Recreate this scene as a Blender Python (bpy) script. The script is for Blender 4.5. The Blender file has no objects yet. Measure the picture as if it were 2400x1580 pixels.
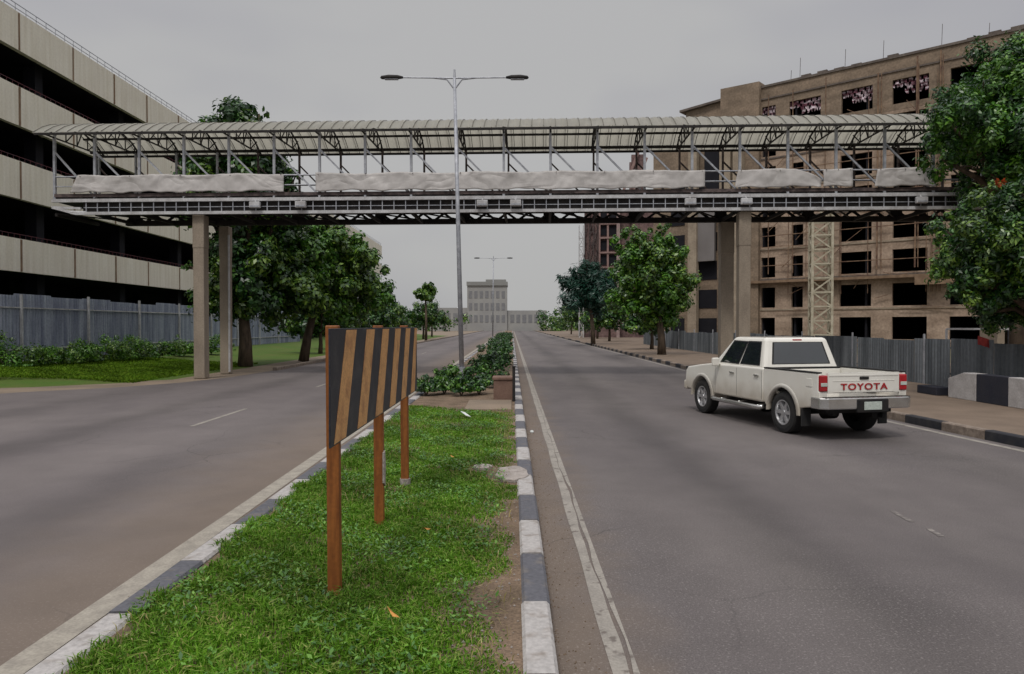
import bpy, math, random
import numpy as np
from mathutils import Vector, Matrix, Euler
R = math.radians
random.seed(7); rng = np.random.default_rng(11)
S = bpy.context.scene
COL = S.collection

# ------------------------------------------------------------------ camera, world, sun
H = 2.0; F = 1665.0
cam = bpy.data.cameras.new("camera"); co = bpy.data.objects.new("camera", cam); COL.objects.link(co)
co.location = (0, 0, H); co.rotation_euler = (R(90 - 0.93), 0, 0)
cam.sensor_width = 36; cam.lens = F / 2400 * 36; cam.clip_end = 3000; cam.clip_start = 0.05
S.camera = co
SUN_EL, SUN_AZ = 58, 200     # azimuth measured from +Y clockwise (sun behind the camera, slightly left)
w = bpy.data.worlds.new("World"); S.world = w; w.use_nodes = True
nt = w.node_tree; nt.nodes.clear()
def wn(t, **k):
    n = nt.nodes.new(t)
    for a, b in k.items(): setattr(n, a, b)
    return n
tc = wn('ShaderNodeTexCoord'); sky = wn('ShaderNodeTexSky', sky_type='NISHITA', sun_disc=False)
sky.sun_elevation = R(SUN_EL); sky.sun_rotation = R(SUN_AZ); sky.air_density = 1.0; sky.dust_density = 3.0
b1 = wn('ShaderNodeBackground'); b1.inputs[1].default_value = 0.08
hs = wn('ShaderNodeHueSaturation'); hs.inputs['Saturation'].default_value = 0.25
nt.links.new(sky.outputs[0], hs.inputs['Color']); nt.links.new(hs.outputs[0], b1.inputs[0])
sep = wn('ShaderNodeSeparateXYZ'); nt.links.new(tc.outputs['Generated'], sep.inputs[0])
rmp = wn('ShaderNodeValToRGB'); e = rmp.color_ramp.elements
e[0].position = 0.0; e[0].color = (.455, .455, .45, 1); e[1].position = 1.0; e[1].color = (1.35, 1.35, 1.42, 1)
m_ = rmp.color_ramp.elements.new(0.42); m_.color = (.47, .47, .475, 1)
m_ = rmp.color_ramp.elements.new(0.62); m_.color = (.95, .95, .98, 1)
nt.links.new(sep.outputs[2], rmp.inputs[0])
mp = wn('ShaderNodeMapping'); mp.inputs['Scale'].default_value = (1, 1, 2.6); mp.inputs['Location'].default_value = (0.35, .1, .15)
nz = wn('ShaderNodeTexNoise'); nz.inputs['Scale'].default_value = 1.9; nz.inputs['Detail'].default_value = 3
nt.links.new(tc.outputs['Generated'], mp.inputs[0]); nt.links.new(mp.outputs[0], nz.inputs[0])
r2 = wn('ShaderNodeValToRGB'); e = r2.color_ramp.elements
e[0].position = .30; e[0].color = (.84, .84, .90, 1); e[1].position = .50; e[1].color = (1, 1, 1, 1)
nt.links.new(nz.outputs[0], r2.inputs[0])
mx = wn('ShaderNodeMix', data_type='RGBA', blend_type='MULTIPLY'); mx.inputs[0].default_value = 1
nt.links.new(rmp.outputs[0], mx.inputs[6]); nt.links.new(r2.outputs[0], mx.inputs[7])
b2 = wn('ShaderNodeBackground'); b2.inputs[1].default_value = 1.0; nt.links.new(mx.outputs[2], b2.inputs[0])
ms = wn('ShaderNodeMixShader'); ms.inputs[0].default_value = .93
wo = wn('ShaderNodeOutputWorld')
nt.links.new(b1.outputs[0], ms.inputs[1]); nt.links.new(b2.outputs[0], ms.inputs[2]); nt.links.new(ms.outputs[0], wo.inputs[0])
sl = bpy.data.lights.new("sun", 'SUN'); sl.energy = 1.5; sl.angle = R(10); sl.color = (1, .96, .9)
so = bpy.data.objects.new("sun", sl); COL.objects.link(so)
az = R(SUN_AZ); el = R(SUN_EL)
sd = Vector((math.sin(az) * math.cos(el), math.cos(az) * math.cos(el), math.sin(el)))
so.rotation_euler = sd.to_track_quat('Z', 'Y').to_euler(); so.location = (0, -20, 40)
S.view_settings.view_transform = 'Standard'; S.view_settings.look = 'None'
S.view_settings.exposure = 0; S.view_settings.gamma = 1; S.view_settings.use_curve_mapping = False

# ------------------------------------------------------------------ materials
def mat(name, c1, c2=None, rough=.85, scale=4, metal=0, bump=.0, bscale=60, stretch=(1, 1, 1), fine=.12, spec=.3,
        detail=6, lo=.35, hi=.65, extra=None):
    m = bpy.data.materials.new(name); m.use_nodes = True; t = m.node_tree; N = t.nodes; L = t.links
    b = N['Principled BSDF']; b.inputs['Roughness'].default_value = rough; b.inputs['Metallic'].default_value = metal
    b.inputs['Specular IOR Level'].default_value = spec
    c2 = c2 or tuple(x * .75 for x in c1)
    tcn = N.new('ShaderNodeTexCoord'); mpn = N.new('ShaderNodeMapping'); mpn.inputs['Scale'].default_value = stretch
    L.new(tcn.outputs['Object'], mpn.inputs[0])
    n1 = N.new('ShaderNodeTexNoise'); n1.inputs['Scale'].default_value = scale; n1.inputs['Detail'].default_value = detail
    L.new(mpn.outputs[0], n1.inputs[0])
    rp = N.new('ShaderNodeValToRGB'); rp.color_ramp.elements[0].position = lo; rp.color_ramp.elements[1].position = hi
    rp.color_ramp.elements[0].color = (*c2, 1); rp.color_ramp.elements[1].color = (*c1, 1); L.new(n1.outputs[0], rp.inputs[0])
    n2 = N.new('ShaderNodeTexNoise'); n2.inputs['Scale'].default_value = bscale; n2.inputs['Detail'].default_value = 2
    L.new(tcn.outputs['Object'], n2.inputs[0])
    mr = N.new('ShaderNodeMapRange'); mr.inputs[1].default_value = .3; mr.inputs[2].default_value = .7
    mr.inputs[3].default_value = 1 - fine; mr.inputs[4].default_value = 1 + fine; L.new(n2.outputs[0], mr.inputs[0])
    mm = N.new('ShaderNodeMix'); mm.data_type = 'RGBA'; mm.blend_type = 'MULTIPLY'; mm.inputs[0].default_value = 1
    L.new(rp.outputs[0], mm.inputs[6]); L.new(mr.outputs[0], mm.inputs[7])
    L.new(mm.outputs[2], b.inputs['Base Color'])
    if bump:
        bp = N.new('ShaderNodeBump'); bp.inputs['Strength'].default_value = bump; bp.inputs['Distance'].default_value = .02
        L.new(n2.outputs[0], bp.inputs['Height']); L.new(bp.outputs[0], b.inputs['Normal'])
    if extra: extra(m, t, N, L, b, mm, tcn)
    return m

def band_extra(m, t, N, L, b, mm, tcn):      # rain streaks: vertical dirt
    mp2 = N.new('ShaderNodeMapping'); mp2.inputs['Scale'].default_value = (2.2, 2.2, .12); L.new(tcn.outputs['Object'], mp2.inputs[0])
    n = N.new('ShaderNodeTexNoise'); n.inputs['Scale'].default_value = 2.0; n.inputs['Detail'].default_value = 5; L.new(mp2.outputs[0], n.inputs[0])
    r = N.new('ShaderNodeValToRGB'); r.color_ramp.elements[0].position = .38; r.color_ramp.elements[1].position = .62
    r.color_ramp.elements[0].color = (.93, .915, .88, 1); r.color_ramp.elements[1].color = (1.03, 1.03, 1.03, 1); L.new(n.outputs[0], r.inputs[0])
    k = N.new('ShaderNodeMix'); k.data_type = 'RGBA'; k.blend_type = 'MULTIPLY'; k.inputs[0].default_value = 1
    L.new(mm.outputs[2], k.inputs[6]); L.new(r.outputs[0], k.inputs[7]); L.new(k.outputs[2], b.inputs['Base Color'])

def road_extra(dust_x, dust_dir, centres):
    def f(m, t, N, L, b, mm, tcn):
        sp = N.new('ShaderNodeSeparateXYZ'); L.new(tcn.outputs['Object'], sp.inputs[0])
        wob = N.new('ShaderNodeTexNoise'); wob.inputs['Scale'].default_value = .35; L.new(tcn.outputs['Object'], wob.inputs[0])
        ad = N.new('ShaderNodeMath'); ad.operation = 'MULTIPLY_ADD'; L.new(wob.outputs[0], ad.inputs[0]); ad.inputs[1].default_value = 1.2
        L.new(sp.outputs[0], ad.inputs[2])
        col = mm.outputs[2]
        for cx, wd, st in centres:           # worn wheel tracks along the lane
            s1 = N.new('ShaderNodeMath'); s1.operation = 'SUBTRACT'; L.new(ad.outputs[0], s1.inputs[0]); s1.inputs[1].default_value = cx + .6
            s2 = N.new('ShaderNodeMath'); s2.operation = 'ABSOLUTE'; L.new(s1.outputs[0], s2.inputs[0])
            mr = N.new('ShaderNodeMapRange'); mr.interpolation_type = 'SMOOTHSTEP'; L.new(s2.outputs[0], mr.inputs[0])
            mr.inputs[1].default_value = 0; mr.inputs[2].default_value = wd; mr.inputs[3].default_value = st; mr.inputs[4].default_value = 1
            k = N.new('ShaderNodeMix'); k.data_type = 'RGBA'; k.blend_type = 'MULTIPLY'; k.inputs[0].default_value = 1
            L.new(col, k.inputs[6]); L.new(mr.outputs[0], k.inputs[7]); col = k.outputs[2]
        # sandy dust beside the kerb
        s1 = N.new('ShaderNodeMath'); s1.operation = 'SUBTRACT'; L.new(sp.outputs[0], s1.inputs[0]); s1.inputs[1].default_value = dust_x
        s2 = N.new('ShaderNodeMath'); s2.operation = 'MULTIPLY'; L.new(s1.outputs[0], s2.inputs[0]); s2.inputs[1].default_value = dust_dir
        n = N.new('ShaderNodeTexNoise'); n.inputs['Scale'].default_value = 1.6; n.inputs['Detail'].default_value = 6; L.new(tcn.outputs['Object'], n.inputs[0])
        s3 = N.new('ShaderNodeMath'); s3.operation = 'MULTIPLY_ADD'; L.new(n.outputs[0], s3.inputs[0]); s3.inputs[1].default_value = 1.0; L.new(s2.outputs[0], s3.inputs[2])
        mr = N.new('ShaderNodeMapRange'); mr.interpolation_type = 'SMOOTHSTEP'; L.new(s3.outputs[0], mr.inputs[0])
        mr.inputs[1].default_value = .7; mr.inputs[2].default_value = 1.5 if dust_dir > 0 else 3.0; mr.inputs[3].default_value = .75; mr.inputs[4].default_value = 0
        k = N.new('ShaderNodeMix'); k.data_type = 'RGBA'; L.new(mr.outputs[0], k.inputs[0]); L.new(col, k.inputs[6])
        k.inputs[7].default_value = (.155, .118, .088, 1); col = k.outputs[2]
        nd = N.new('ShaderNodeTexNoise'); nd.inputs['Scale'].default_value = 1.3; nd.inputs['Detail'].default_value = 5; L.new(tcn.outputs['Object'], nd.inputs[0])
        vm = N.new('ShaderNodeMix'); vm.data_type = 'RGBA'; vm.inputs[0].default_value = .35; L.new(tcn.outputs['Object'], vm.inputs[6]); L.new(nd.outputs['Color'], vm.inputs[7])
        vo = N.new('ShaderNodeTexVoronoi'); vo.feature = 'DISTANCE_TO_EDGE'; vo.inputs['Scale'].default_value = .75; L.new(vm.outputs[2], vo.inputs[0])
        cr = N.new('ShaderNodeMapRange'); L.new(vo.outputs['Distance'], cr.inputs[0]); cr.inputs[1].default_value = .0; cr.inputs[2].default_value = .007; cr.inputs[3].default_value = 1; cr.inputs[4].default_value = 0
        pm = N.new('ShaderNodeTexNoise'); pm.inputs['Scale'].default_value = .22; L.new(tcn.outputs['Object'], pm.inputs[0])
        pr_ = N.new('ShaderNodeMapRange'); L.new(pm.outputs[0], pr_.inputs[0]); pr_.inputs[1].default_value = .50; pr_.inputs[2].default_value = .60; pr_.inputs[3].default_value = 0; pr_.inputs[4].default_value = .45
        cm_ = N.new('ShaderNodeMath'); cm_.operation = 'MULTIPLY'; L.new(cr.outputs[0], cm_.inputs[0]); L.new(pr_.outputs[0], cm_.inputs[1])
        kc_ = N.new('ShaderNodeMix'); kc_.data_type = 'RGBA'; L.new(cm_.outputs[0], kc_.inputs[0]); L.new(col, kc_.inputs[6]); kc_.inputs[7].default_value = (.03, .028, .027, 1); col = kc_.outputs[2]
        st_ = N.new('ShaderNodeTexNoise'); st_.inputs['Scale'].default_value = 1.1; st_.inputs['Detail'].default_value = 7; st_.inputs['Roughness'].default_value = .65; L.new(tcn.outputs['Object'], st_.inputs[0])
        sr_ = N.new('ShaderNodeMapRange'); L.new(st_.outputs[0], sr_.inputs[0]); sr_.inputs[1].default_value = .35; sr_.inputs[2].default_value = .65; sr_.inputs[3].default_value = .92; sr_.inputs[4].default_value = 1.07
        ks_ = N.new('ShaderNodeMix'); ks_.data_type = 'RGBA'; ks_.blend_type = 'MULTIPLY'; ks_.inputs[0].default_value = 1; L.new(col, ks_.inputs[6]); L.new(sr_.outputs[0], ks_.inputs[7]); col = ks_.outputs[2]
        # pale aggregate chips
        v = N.new('ShaderNodeTexNoise'); v.inputs['Scale'].default_value = 48; v.inputs['Detail'].default_value = 3; L.new(tcn.outputs['Object'], v.inputs[0])
        r = N.new('ShaderNodeValToRGB'); r.color_ramp.elements[0].position = .57; r.color_ramp.elements[1].position = .68
        r.color_ramp.elements[0].color = (0, 0, 0, 1); r.color_ramp.elements[1].color = ((.085, .08, .075, 1) if dust_dir > 0 else (.05, .045, .04, 1)); L.new(v.outputs[0], r.inputs[0])
        k2 = N.new('ShaderNodeMix'); k2.data_type = 'RGBA'; k2.blend_type = 'ADD'; k2.inputs[0].default_value = 1
        mk = N.new('ShaderNodeMapRange'); L.new(pm.outputs[0], mk.inputs[0]); mk.inputs[1].default_value = .42; mk.inputs[2].default_value = .58; mk.inputs[3].default_value = .25; mk.inputs[4].default_value = 1; L.new(mk.outputs[0], k2.inputs[0])
        L.new(col, k2.inputs[6]); L.new(r.outputs[0], k2.inputs[7]); L.new(k2.outputs[2], b.inputs['Base Color'])
    return f

def leaf_mat(name, cols, rough=.38, trans=.2, spec=.6):
    m = bpy.data.materials.new(name); m.use_nodes = True; t = m.node_tree; N = t.nodes; L = t.links
    b = N['Principled BSDF']; b.inputs['Roughness'].default_value = rough; b.inputs['Specular IOR Level'].default_value = spec
    g = N.new('ShaderNodeNewGeometry'); rp = N.new('ShaderNodeValToRGB')
    el_ = rp.color_ramp.elements
    while len(el_) < len(cols): el_.new(.5)
    for i, c in enumerate(cols): el_[i].position = i / (len(cols) - 1); el_[i].color = (*c, 1)
    L.new(g.outputs['Random Per Island'], rp.inputs[0])
    tcn = N.new('ShaderNodeTexCoord'); n = N.new('ShaderNodeTexNoise'); n.inputs['Scale'].default_value = .9; L.new(tcn.outputs['Object'], n.inputs[0])
    mr = N.new('ShaderNodeMapRange'); mr.inputs[1].default_value = .35; mr.inputs[2].default_value = .65; mr.inputs[3].default_value = .7; mr.inputs[4].default_value = 1.3
    L.new(n.outputs[0], mr.inputs[0])
    k = N.new('ShaderNodeMix'); k.data_type = 'RGBA'; k.blend_type = 'MULTIPLY'; k.inputs[0].default_value = 1
    L.new(rp.outputs[0], k.inputs[6]); L.new(mr.outputs[0], k.inputs[7]); L.new(k.outputs[2], b.inputs['Base Color'])
    tr = N.new('ShaderNodeBsdfTranslucent'); L.new(k.outputs[2], tr.inputs[0])
    mx_ = N.new('ShaderNodeMixShader'); mx_.inputs[0].default_value = trans
    L.new(b.outputs[0], mx_.inputs[1]); L.new(tr.outputs[0], mx_.inputs[2]); L.new(mx_.outputs[0], N['Material Output'].inputs[0])
    return m

M = {}
M['band'] = mat('cream_render', (.74, .70, .60), (.70, .655, .56), scale=.6, bscale=9, fine=.05, extra=band_extra)
M['joint'] = mat('rusty_joint', (.25, .17, .11), (.17, .11, .07), scale=2)
M['dark_in'] = mat('interior_shade_dark', (.010, .010, .014), (.006, .006, .010), scale=1)  # near-black colour stands in for shade inside decks, rooms and openings
M['rustrail'] = mat('rusty_rail', (.13, .035, .04), (.05, .03, .04), scale=6)
M['steel'] = mat('galvanised_steel', (.42, .43, .46), (.28, .29, .32), scale=6, rough=.5, metal=.3, bscale=30)
M['white_steel'] = mat('white_painted_steel', (.52, .52, .53), (.36, .35, .35), scale=3, rough=.55, bscale=20)
M['dark_steel'] = mat('dark_steel', (.028, .024, .022), (.014, .012, .012), scale=5, rough=.7)
M['brown_steel'] = mat('brown_steel', (.12, .09, .085), (.04, .03, .03), scale=5, rough=.7)
def translucent_extra(fac, colr):
    def f(m, t, N, L, b, mm, tcn):
        tr = N.new('ShaderNodeBsdfTranslucent'); tr.inputs[0].default_value = (*colr, 1)
        x = N.new('ShaderNodeMixShader'); x.inputs[0].default_value = fac
        L.new(b.outputs[0], x.inputs[1]); L.new(tr.outputs[0], x.inputs[2]); L.new(x.outputs[0], N['Material Output'].inputs[0])
    return f
M['roof'] = mat('roof_sheet', (.50, .49, .45), (.43, .42, .38), scale=1.3, rough=.6, bscale=14, fine=.06, extra=translucent_extra(.62, (.84, .82, .75)))
M['tarp'] = mat('tarpaulin', (.50, .475, .46), (.40, .38, .365), scale=1.4, rough=.6, bscale=8, fine=.06)
def fold_extra(m, t, N, L, b, mm, tcn):
    mp2 = N.new('ShaderNodeMapping'); mp2.inputs['Rotation'].default_value = (0, R(28), 0); mp2.inputs['Scale'].default_value = (.7, 1, 1.5); L.new(tcn.outputs['Object'], mp2.inputs[0])
    n = N.new('ShaderNodeTexNoise'); n.inputs['Scale'].default_value = 1.0; n.inputs['Detail'].default_value = 1.5; n.inputs['Distortion'].default_value = .8; L.new(mp2.outputs[0], n.inputs[0])
    p = N.new('ShaderNodeMath'); p.operation = 'SUBTRACT'; L.new(n.outputs[0], p.inputs[0]); p.inputs[1].default_value = .5
    q = N.new('ShaderNodeMath'); q.operation = 'ABSOLUTE'; L.new(p.outputs[0], q.inputs[0])
    bp = N.new('ShaderNodeBump'); bp.inputs['Strength'].default_value = .6; bp.inputs['Distance'].default_value = .22; L.new(q.outputs[0], bp.inputs['Height']); L.new(bp.outputs[0], b.inputs['Normal'])
M['tarp'] = mat('tarpaulin', (.50, .475, .46), (.40, .38, .365), scale=1.4, rough=.5, bscale=8, fine=.06, extra=fold_extra)
M['conc'] = mat('column_concrete', (.30, .25, .195), (.22, .18, .14), scale=1.6, bump=.3, bscale=25, stretch=(1, 1, .4))
M['kerb_white'] = mat('kerb_white_paint', (.38, .36, .345), (.25, .22, .195), scale=7, bump=.4, bscale=30, fine=.15, lo=.3, hi=.48, detail=9)
M['kerb_dark'] = mat('kerb_dark_paint', (.105, .105, .118), (.15, .135, .125), scale=7, bump=.4, bscale=30, fine=.15, lo=.3, hi=.46, detail=9)
M['kerb_black'] = mat('kerb_black_paint', (.022, .023, .03), (.04, .038, .04), scale=5, bump=.25, bscale=40)
M['kerb_worn'] = mat('kerb_worn_paint', (.26, .21, .17), (.16, .125, .10), scale=8, bump=.4, bscale=30)
M['line'] = mat('road_line_paint', (.33, .30, .25), (.25, .225, .19), scale=7, bscale=50, fine=.14)
def worn_line(m, t, N, L, b, mm, tcn):
    n = N.new('ShaderNodeTexNoise'); n.inputs['Scale'].default_value = 9; n.inputs['Detail'].default_value = 8; L.new(tcn.outputs['Object'], n.inputs[0])
    r = N.new('ShaderNodeValToRGB'); r.color_ramp.elements[0].position = .58; r.color_ramp.elements[1].position = .66; L.new(n.outputs[0], r.inputs[0])
    k = N.new('ShaderNodeMix'); k.data_type = 'RGBA'; L.new(r.outputs[0], k.inputs[0]); L.new(mm.outputs[2], k.inputs[6]); k.inputs[7].default_value = (.14, .12, .105, 1)
    L.new(k.outputs[2], b.inputs['Base Color'])
M['line_worn'] = mat('worn_line_paint', (.30, .275, .24), (.23, .21, .185), scale=3, bscale=50, fine=.14, extra=worn_line)
M['road_l'] = mat('asphalt_left', (.152, .132, .127), (.118, .102, .101), scale=.5, bscale=90, fine=.16, bump=.12, rough=.8, stretch=(1, .25, 1),
                  extra=road_extra(-2.7, -1, [(-8.2, .9, .74), (-4.8, 1.0, .82), (-11.5, 1.3, .8)]))
M['road_r'] = mat('asphalt_right', (.138, .121, .115), (.100, .087, .086), scale=.5, bscale=90, fine=.25, bump=.35, rough=.8, stretch=(1, .25, 1),
                  extra=road_extra(.1, 1, [(2.5, .8, .76), (6.4, .9, .80)]))
M['sand'] = mat('sandy_ground', (.24, .185, .135), (.17, .135, .10), scale=.7, bscale=30, bump=.3, fine=.12)
M['pave'] = mat('sidewalk', (.19, .142, .105), (.145, .108, .08), scale=1.1, bscale=40, bump=.2, fine=.1)
M['soil'] = mat('median_soil', (.20, .14, .095), (.12, .085, .055), scale=3, bscale=60, bump=.8, fine=.3)
M['ground'] = mat('ground', (.10, .10, .05), (.14, .11, .075), scale=.2, bscale=5)
M['lawn'] = mat('lawn_soil', (.06, .12, .012), (.085, .115, .02), scale=.8, bscale=40, fine=.3)
M['post'] = mat('painted_timber_post', (.27, .095, .022), (.15, .048, .012), scale=3, rough=.55, stretch=(8, 8, .8), bscale=30)
M['sign_or'] = mat('sign_orange', (.56, .30, .12), (.34, .16, .07), scale=6, rough=.5, bscale=60, fine=.2, lo=.28, hi=.5, detail=9)
M['sign_bk'] = mat('sign_black', (.022, .024, .032), (.05, .05, .055), scale=5, rough=.45, bscale=50, fine=.3, lo=.3, hi=.5, detail=9)
M['brown_conc'] = mat('brown_concrete', (.20, .125, .095), (.14, .085, .065), scale=3, bump=.4, bscale=30)
M['rubble'] = mat('broken_concrete', (.36, .32, .29), (.24, .21, .19), scale=9, bump=.6, bscale=40)
M['site'] = mat('unfinished_concrete', (.26, .195, .14), (.17, .128, .092), scale=.5, bscale=5, fine=.2, stretch=(1, 1, 2.2))
M['site2'] = mat('unfinished_roof_concrete', (.15, .125, .105), (.10, .08, .07), scale=.8, bscale=6, fine=.2)
M['site_pale'] = mat('pale_concrete', (.34, .28, .21), (.25, .20, .15), scale=.8, bscale=6)
M['grey_panel'] = mat('grey_sheet_panel', (.20, .185, .18), (.17, .155, .15), scale=.5)
M['timber'] = mat('scaffold_timber', (.24, .16, .10), (.11, .06, .045), scale=2)
M['purple'] = mat('brown_block_wall', (.19, .125, .115), (.10, .06, .06), scale=.7, bscale=3, fine=.3)
M['crane'] = mat('cream_mast_paint', (.48, .44, .34), (.34, .30, .22), scale=3)
M['blue_fence'] = mat('blue_sheet', (.34, .37, .44), (.17, .19, .26), scale=.9, rough=.5, stretch=(3, 3, .3), bscale=12)
M['grey_fence'] = mat('grey_sheet', (.16, .175, .19), (.07, .08, .09), scale=.7, rough=.55, stretch=(3, 3, .3), bscale=12)
M['blk_wall'] = mat('barrier_black', (.022, .024, .036), (.03, .03, .04), scale=4, bump=.2, bscale=25)
M['wht_wall'] = mat('barrier_white', (.46, .44, .43), (.36, .34, .33), scale=4, bump=.2, bscale=25)
M['bark'] = mat('bark', (.11, .08, .055), (.05, .036, .026), scale=6, bump=.6, bscale=30, stretch=(1, 1, .3))
M['far'] = mat('hazed_far_render', (.33, .325, .31), (.28, .275, .27), scale=.2)  # distance haze put into the pale wall colour
M['white_paper'] = mat('paper', (.7, .72, .7), (.6, .62, .6), scale=20)
M['dry_leaf'] = mat('dry_leaf', (.55, .26, .07), (.35, .15, .04), scale=30)
M['win_clutter'] = mat('mottled_window_sheet', (.50, .42, .45), (.10, .035, .05), scale=1.1, bscale=3, fine=.5, lo=.46, hi=.60, stretch=(1, 1, 4))  # mottled pale and dark pink for sheets in the top window row
M['flower'] = mat('orange_flower', (.55, .15, .05), (.4, .1, .04), scale=8)
M['red_cloth'] = mat('red_cloth', (.5, .07, .06), (.3, .04, .04), scale=4)
G1 = leaf_mat('leaves_dark', [(.008, .032, .010), (.014, .055, .012), (.030, .095, .014), (.080, .20, .028)])  # darkest tones stand in for crown shade, last tone for leaf highlights
G2 = leaf_mat('leaves_bright', [(.022, .080, .008), (.045, .14, .010), (.080, .21, .014), (.16, .32, .035)])
G3 = leaf_mat('leaves_bluegreen', [(.008, .04, .028), (.012, .055, .035), (.02, .075, .045)])
G4 = leaf_mat('leaves_olive', [(.014, .050, .010), (.040, .105, .012), (.095, .19, .018), (.19, .30, .04)])  # palest tones imitate lit leaves by colour
GG = leaf_mat('grass_blades', [(.050, .135, .008), (.080, .20, .010), (.112, .25, .014), (.16, .31, .03), (.28, .30, .09)], rough=.6, trans=.3, spec=.2)

# ------------------------------------------------------------------ mesh helpers
class MB:
    def __init__(s): s.v = []; s.f = []; s.m = []
    def add(s, vs, fs, mi=0):
        o = len(s.v); s.v += [tuple(v) for v in vs]; s.f += [tuple(i + o for i in f) for f in fs]; s.m += [mi] * len(fs); return s
    def box(s, x0, x1, y0, y1, z0, z1, mi=0):
        v = [(x0, y0, z0), (x1, y0, z0), (x1, y1, z0), (x0, y1, z0), (x0, y0, z1), (x1, y0, z1), (x1, y1, z1), (x0, y1, z1)]
        return s.add(v, [(0, 3, 2, 1), (4, 5, 6, 7), (0, 1, 5, 4), (1, 2, 6, 5), (2, 3, 7, 6), (3, 0, 4, 7)], mi)
    def beam(s, p, q, w, h=None, mi=0, up=(0, 0, 1)):
        h = h or w; p = Vector(p); q = Vector(q); d = (q - p).normalized(); up = Vector(up)
        if abs(d.dot(up)) > .98: up = Vector((0, 1, 0))
        a = d.cross(up).normalized() * w / 2; b = a.cross(d).normalized() * h / 2
        v = [p - a - b, p + a - b, p + a + b, p - a + b, q - a - b, q + a - b, q + a + b, q - a + b]
        return s.add(v, [(0, 3, 2, 1), (4, 5, 6, 7), (0, 1, 5, 4), (1, 2, 6, 5), (2, 3, 7, 6), (3, 0, 4, 7)], mi)
    def tube(s, pts, rs, n=8, mi=0):
        rings = []; P = [Vector(p) for p in pts]
        for i, p in enumerate(P):
            d = (P[min(i + 1, len(P) - 1)] - P[max(i - 1, 0)]).normalized()
            up = Vector((0, 0, 1)) if abs(d.z) < .95 else Vector((0, 1, 0))
            a = d.cross(up).normalized(); b = a.cross(d)
            r = rs[i] if hasattr(rs, '__len__') else rs
            rings.append([p + (a * math.cos(t) + b * math.sin(t)) * r for t in [2 * math.pi * k / n for k in range(n)]])
        vs = [v for rg in rings for v in rg]; fs = []
        for i in range(len(rings) - 1):
            for k in range(n):
                fs.append((i * n + k, i * n + (k + 1) % n, (i + 1) * n + (k + 1) % n, (i + 1) * n + k))
        fs.append(tuple(range(n))[::-1]); fs.append(tuple((len(rings) - 1) * n + k for k in range(n)))
        return s.add(vs, fs, mi)
    def prism(s, poly, x0, x1, axis='x', mi=0):
        n = len(poly)
        def P(a, b, c): return (c, a, b) if axis == 'x' else ((a, c, b) if axis == 'y' else (a, b, c))
        v = [P(a, b, x0) for a, b in poly] + [P(a, b, x1) for a, b in poly]
        return s.add(v, [tuple(range(n))[::-1], tuple(range(n, 2 * n))] + [(i, (i + 1) % n, n + (i + 1) % n, n + i) for i in range(n)], mi)
    def lathe(s, prof, c, axis='x', n=32, mi=0):      # prof: (offset along axis, radius)
        vs = []; fs = []
        for (o, r) in prof:
            for k in range(n):
                t = 2 * math.pi * k / n
                if axis == 'x': vs.append((c[0] + o, c[1] + r * math.cos(t), c[2] + r * math.sin(t)))
                else: vs.append((c[0] + r * math.cos(t), c[1] + r * math.sin(t), c[2] + o))
        for i in range(len(prof) - 1):
            for k in range(n): fs.append((i * n + k, i * n + (k + 1) % n, (i + 1) * n + (k + 1) % n, (i + 1) * n + k))
        return s.add(vs, fs, mi)

def link(name, me, parent=None, loc=None):
    o = bpy.data.objects.new(name, me); COL.objects.link(o)
    if parent: o.parent = parent
    if loc: o.location = loc
    return o
def obj(name, mb, mats, parent=None, bevel=0, smooth=False, loc=None, seg=2):
    me = bpy.data.meshes.new(name); me.from_pydata(mb.v, [], mb.f); me.update()
    import bmesh
    bm = bmesh.new(); bm.from_mesh(me); bmesh.ops.recalc_face_normals(bm, faces=bm.faces); bm.to_mesh(me); bm.free()
    for m in (mats if isinstance(mats, (list, tuple)) else [mats]): me.materials.append(m)
    if len(me.polygons) == len(mb.m): me.polygons.foreach_set('material_index', mb.m)
    if smooth: me.polygons.foreach_set('use_smooth', [True] * len(me.polygons))
    o = link(name, me, parent, loc)
    if bevel:
        b = o.modifiers.new('bevel', 'BEVEL'); b.width = bevel; b.segments = seg; b.limit_method = 'ANGLE'; b.angle_limit = R(35)
    return o
def tag(o, label=None, cat=None, group=None, kind=None):
    if label: o['label'] = label
    if cat: o['category'] = cat
    if group: o['group'] = group
    if kind: o['kind'] = kind
    return o
def thing(name, label, cat, loc=(0, 0, 0), rz=0, group=None):
    o = bpy.data.objects.new(name, None); COL.objects.link(o); o.location = loc; o.rotation_euler = (0, 0, rz)
    o.empty_display_size = .3
    return tag(o, label, cat, group)
def struct(name, mb, mats, label=None, **k):
    o = obj(name, mb, mats, **k); tag(o, label, None, None, 'structure'); return o
def at(u, y, Y):     # measured photo position at a known distance -> metres
    return Vector(((u - 1200) / F * Y, Y, H + (763 - y) / F * Y))

def np_mesh(name, verts, faces_n, nper, mats, parent=None, mi=None, smooth=False):
    me = bpy.data.meshes.new(name); nv = len(verts); nf = faces_n
    me.vertices.add(nv); me.vertices.foreach_set('co', np.ascontiguousarray(verts, dtype=np.float32).ravel())
    me.loops.add(nf * nper); me.loops.foreach_set('vertex_index', np.arange(nf * nper, dtype=np.int32))
    me.polygons.add(nf); me.polygons.foreach_set('loop_start', np.arange(0, nf * nper, nper, dtype=np.int32))
    me.polygons.foreach_set('loop_total', np.full(nf, nper, dtype=np.int32))
    for m in mats: me.materials.append(m)
    if mi is not None: me.polygons.foreach_set('material_index', mi.astype(np.int32))
    me.update(calc_edges=True); me.validate()
    return link(name, me, parent)

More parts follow.
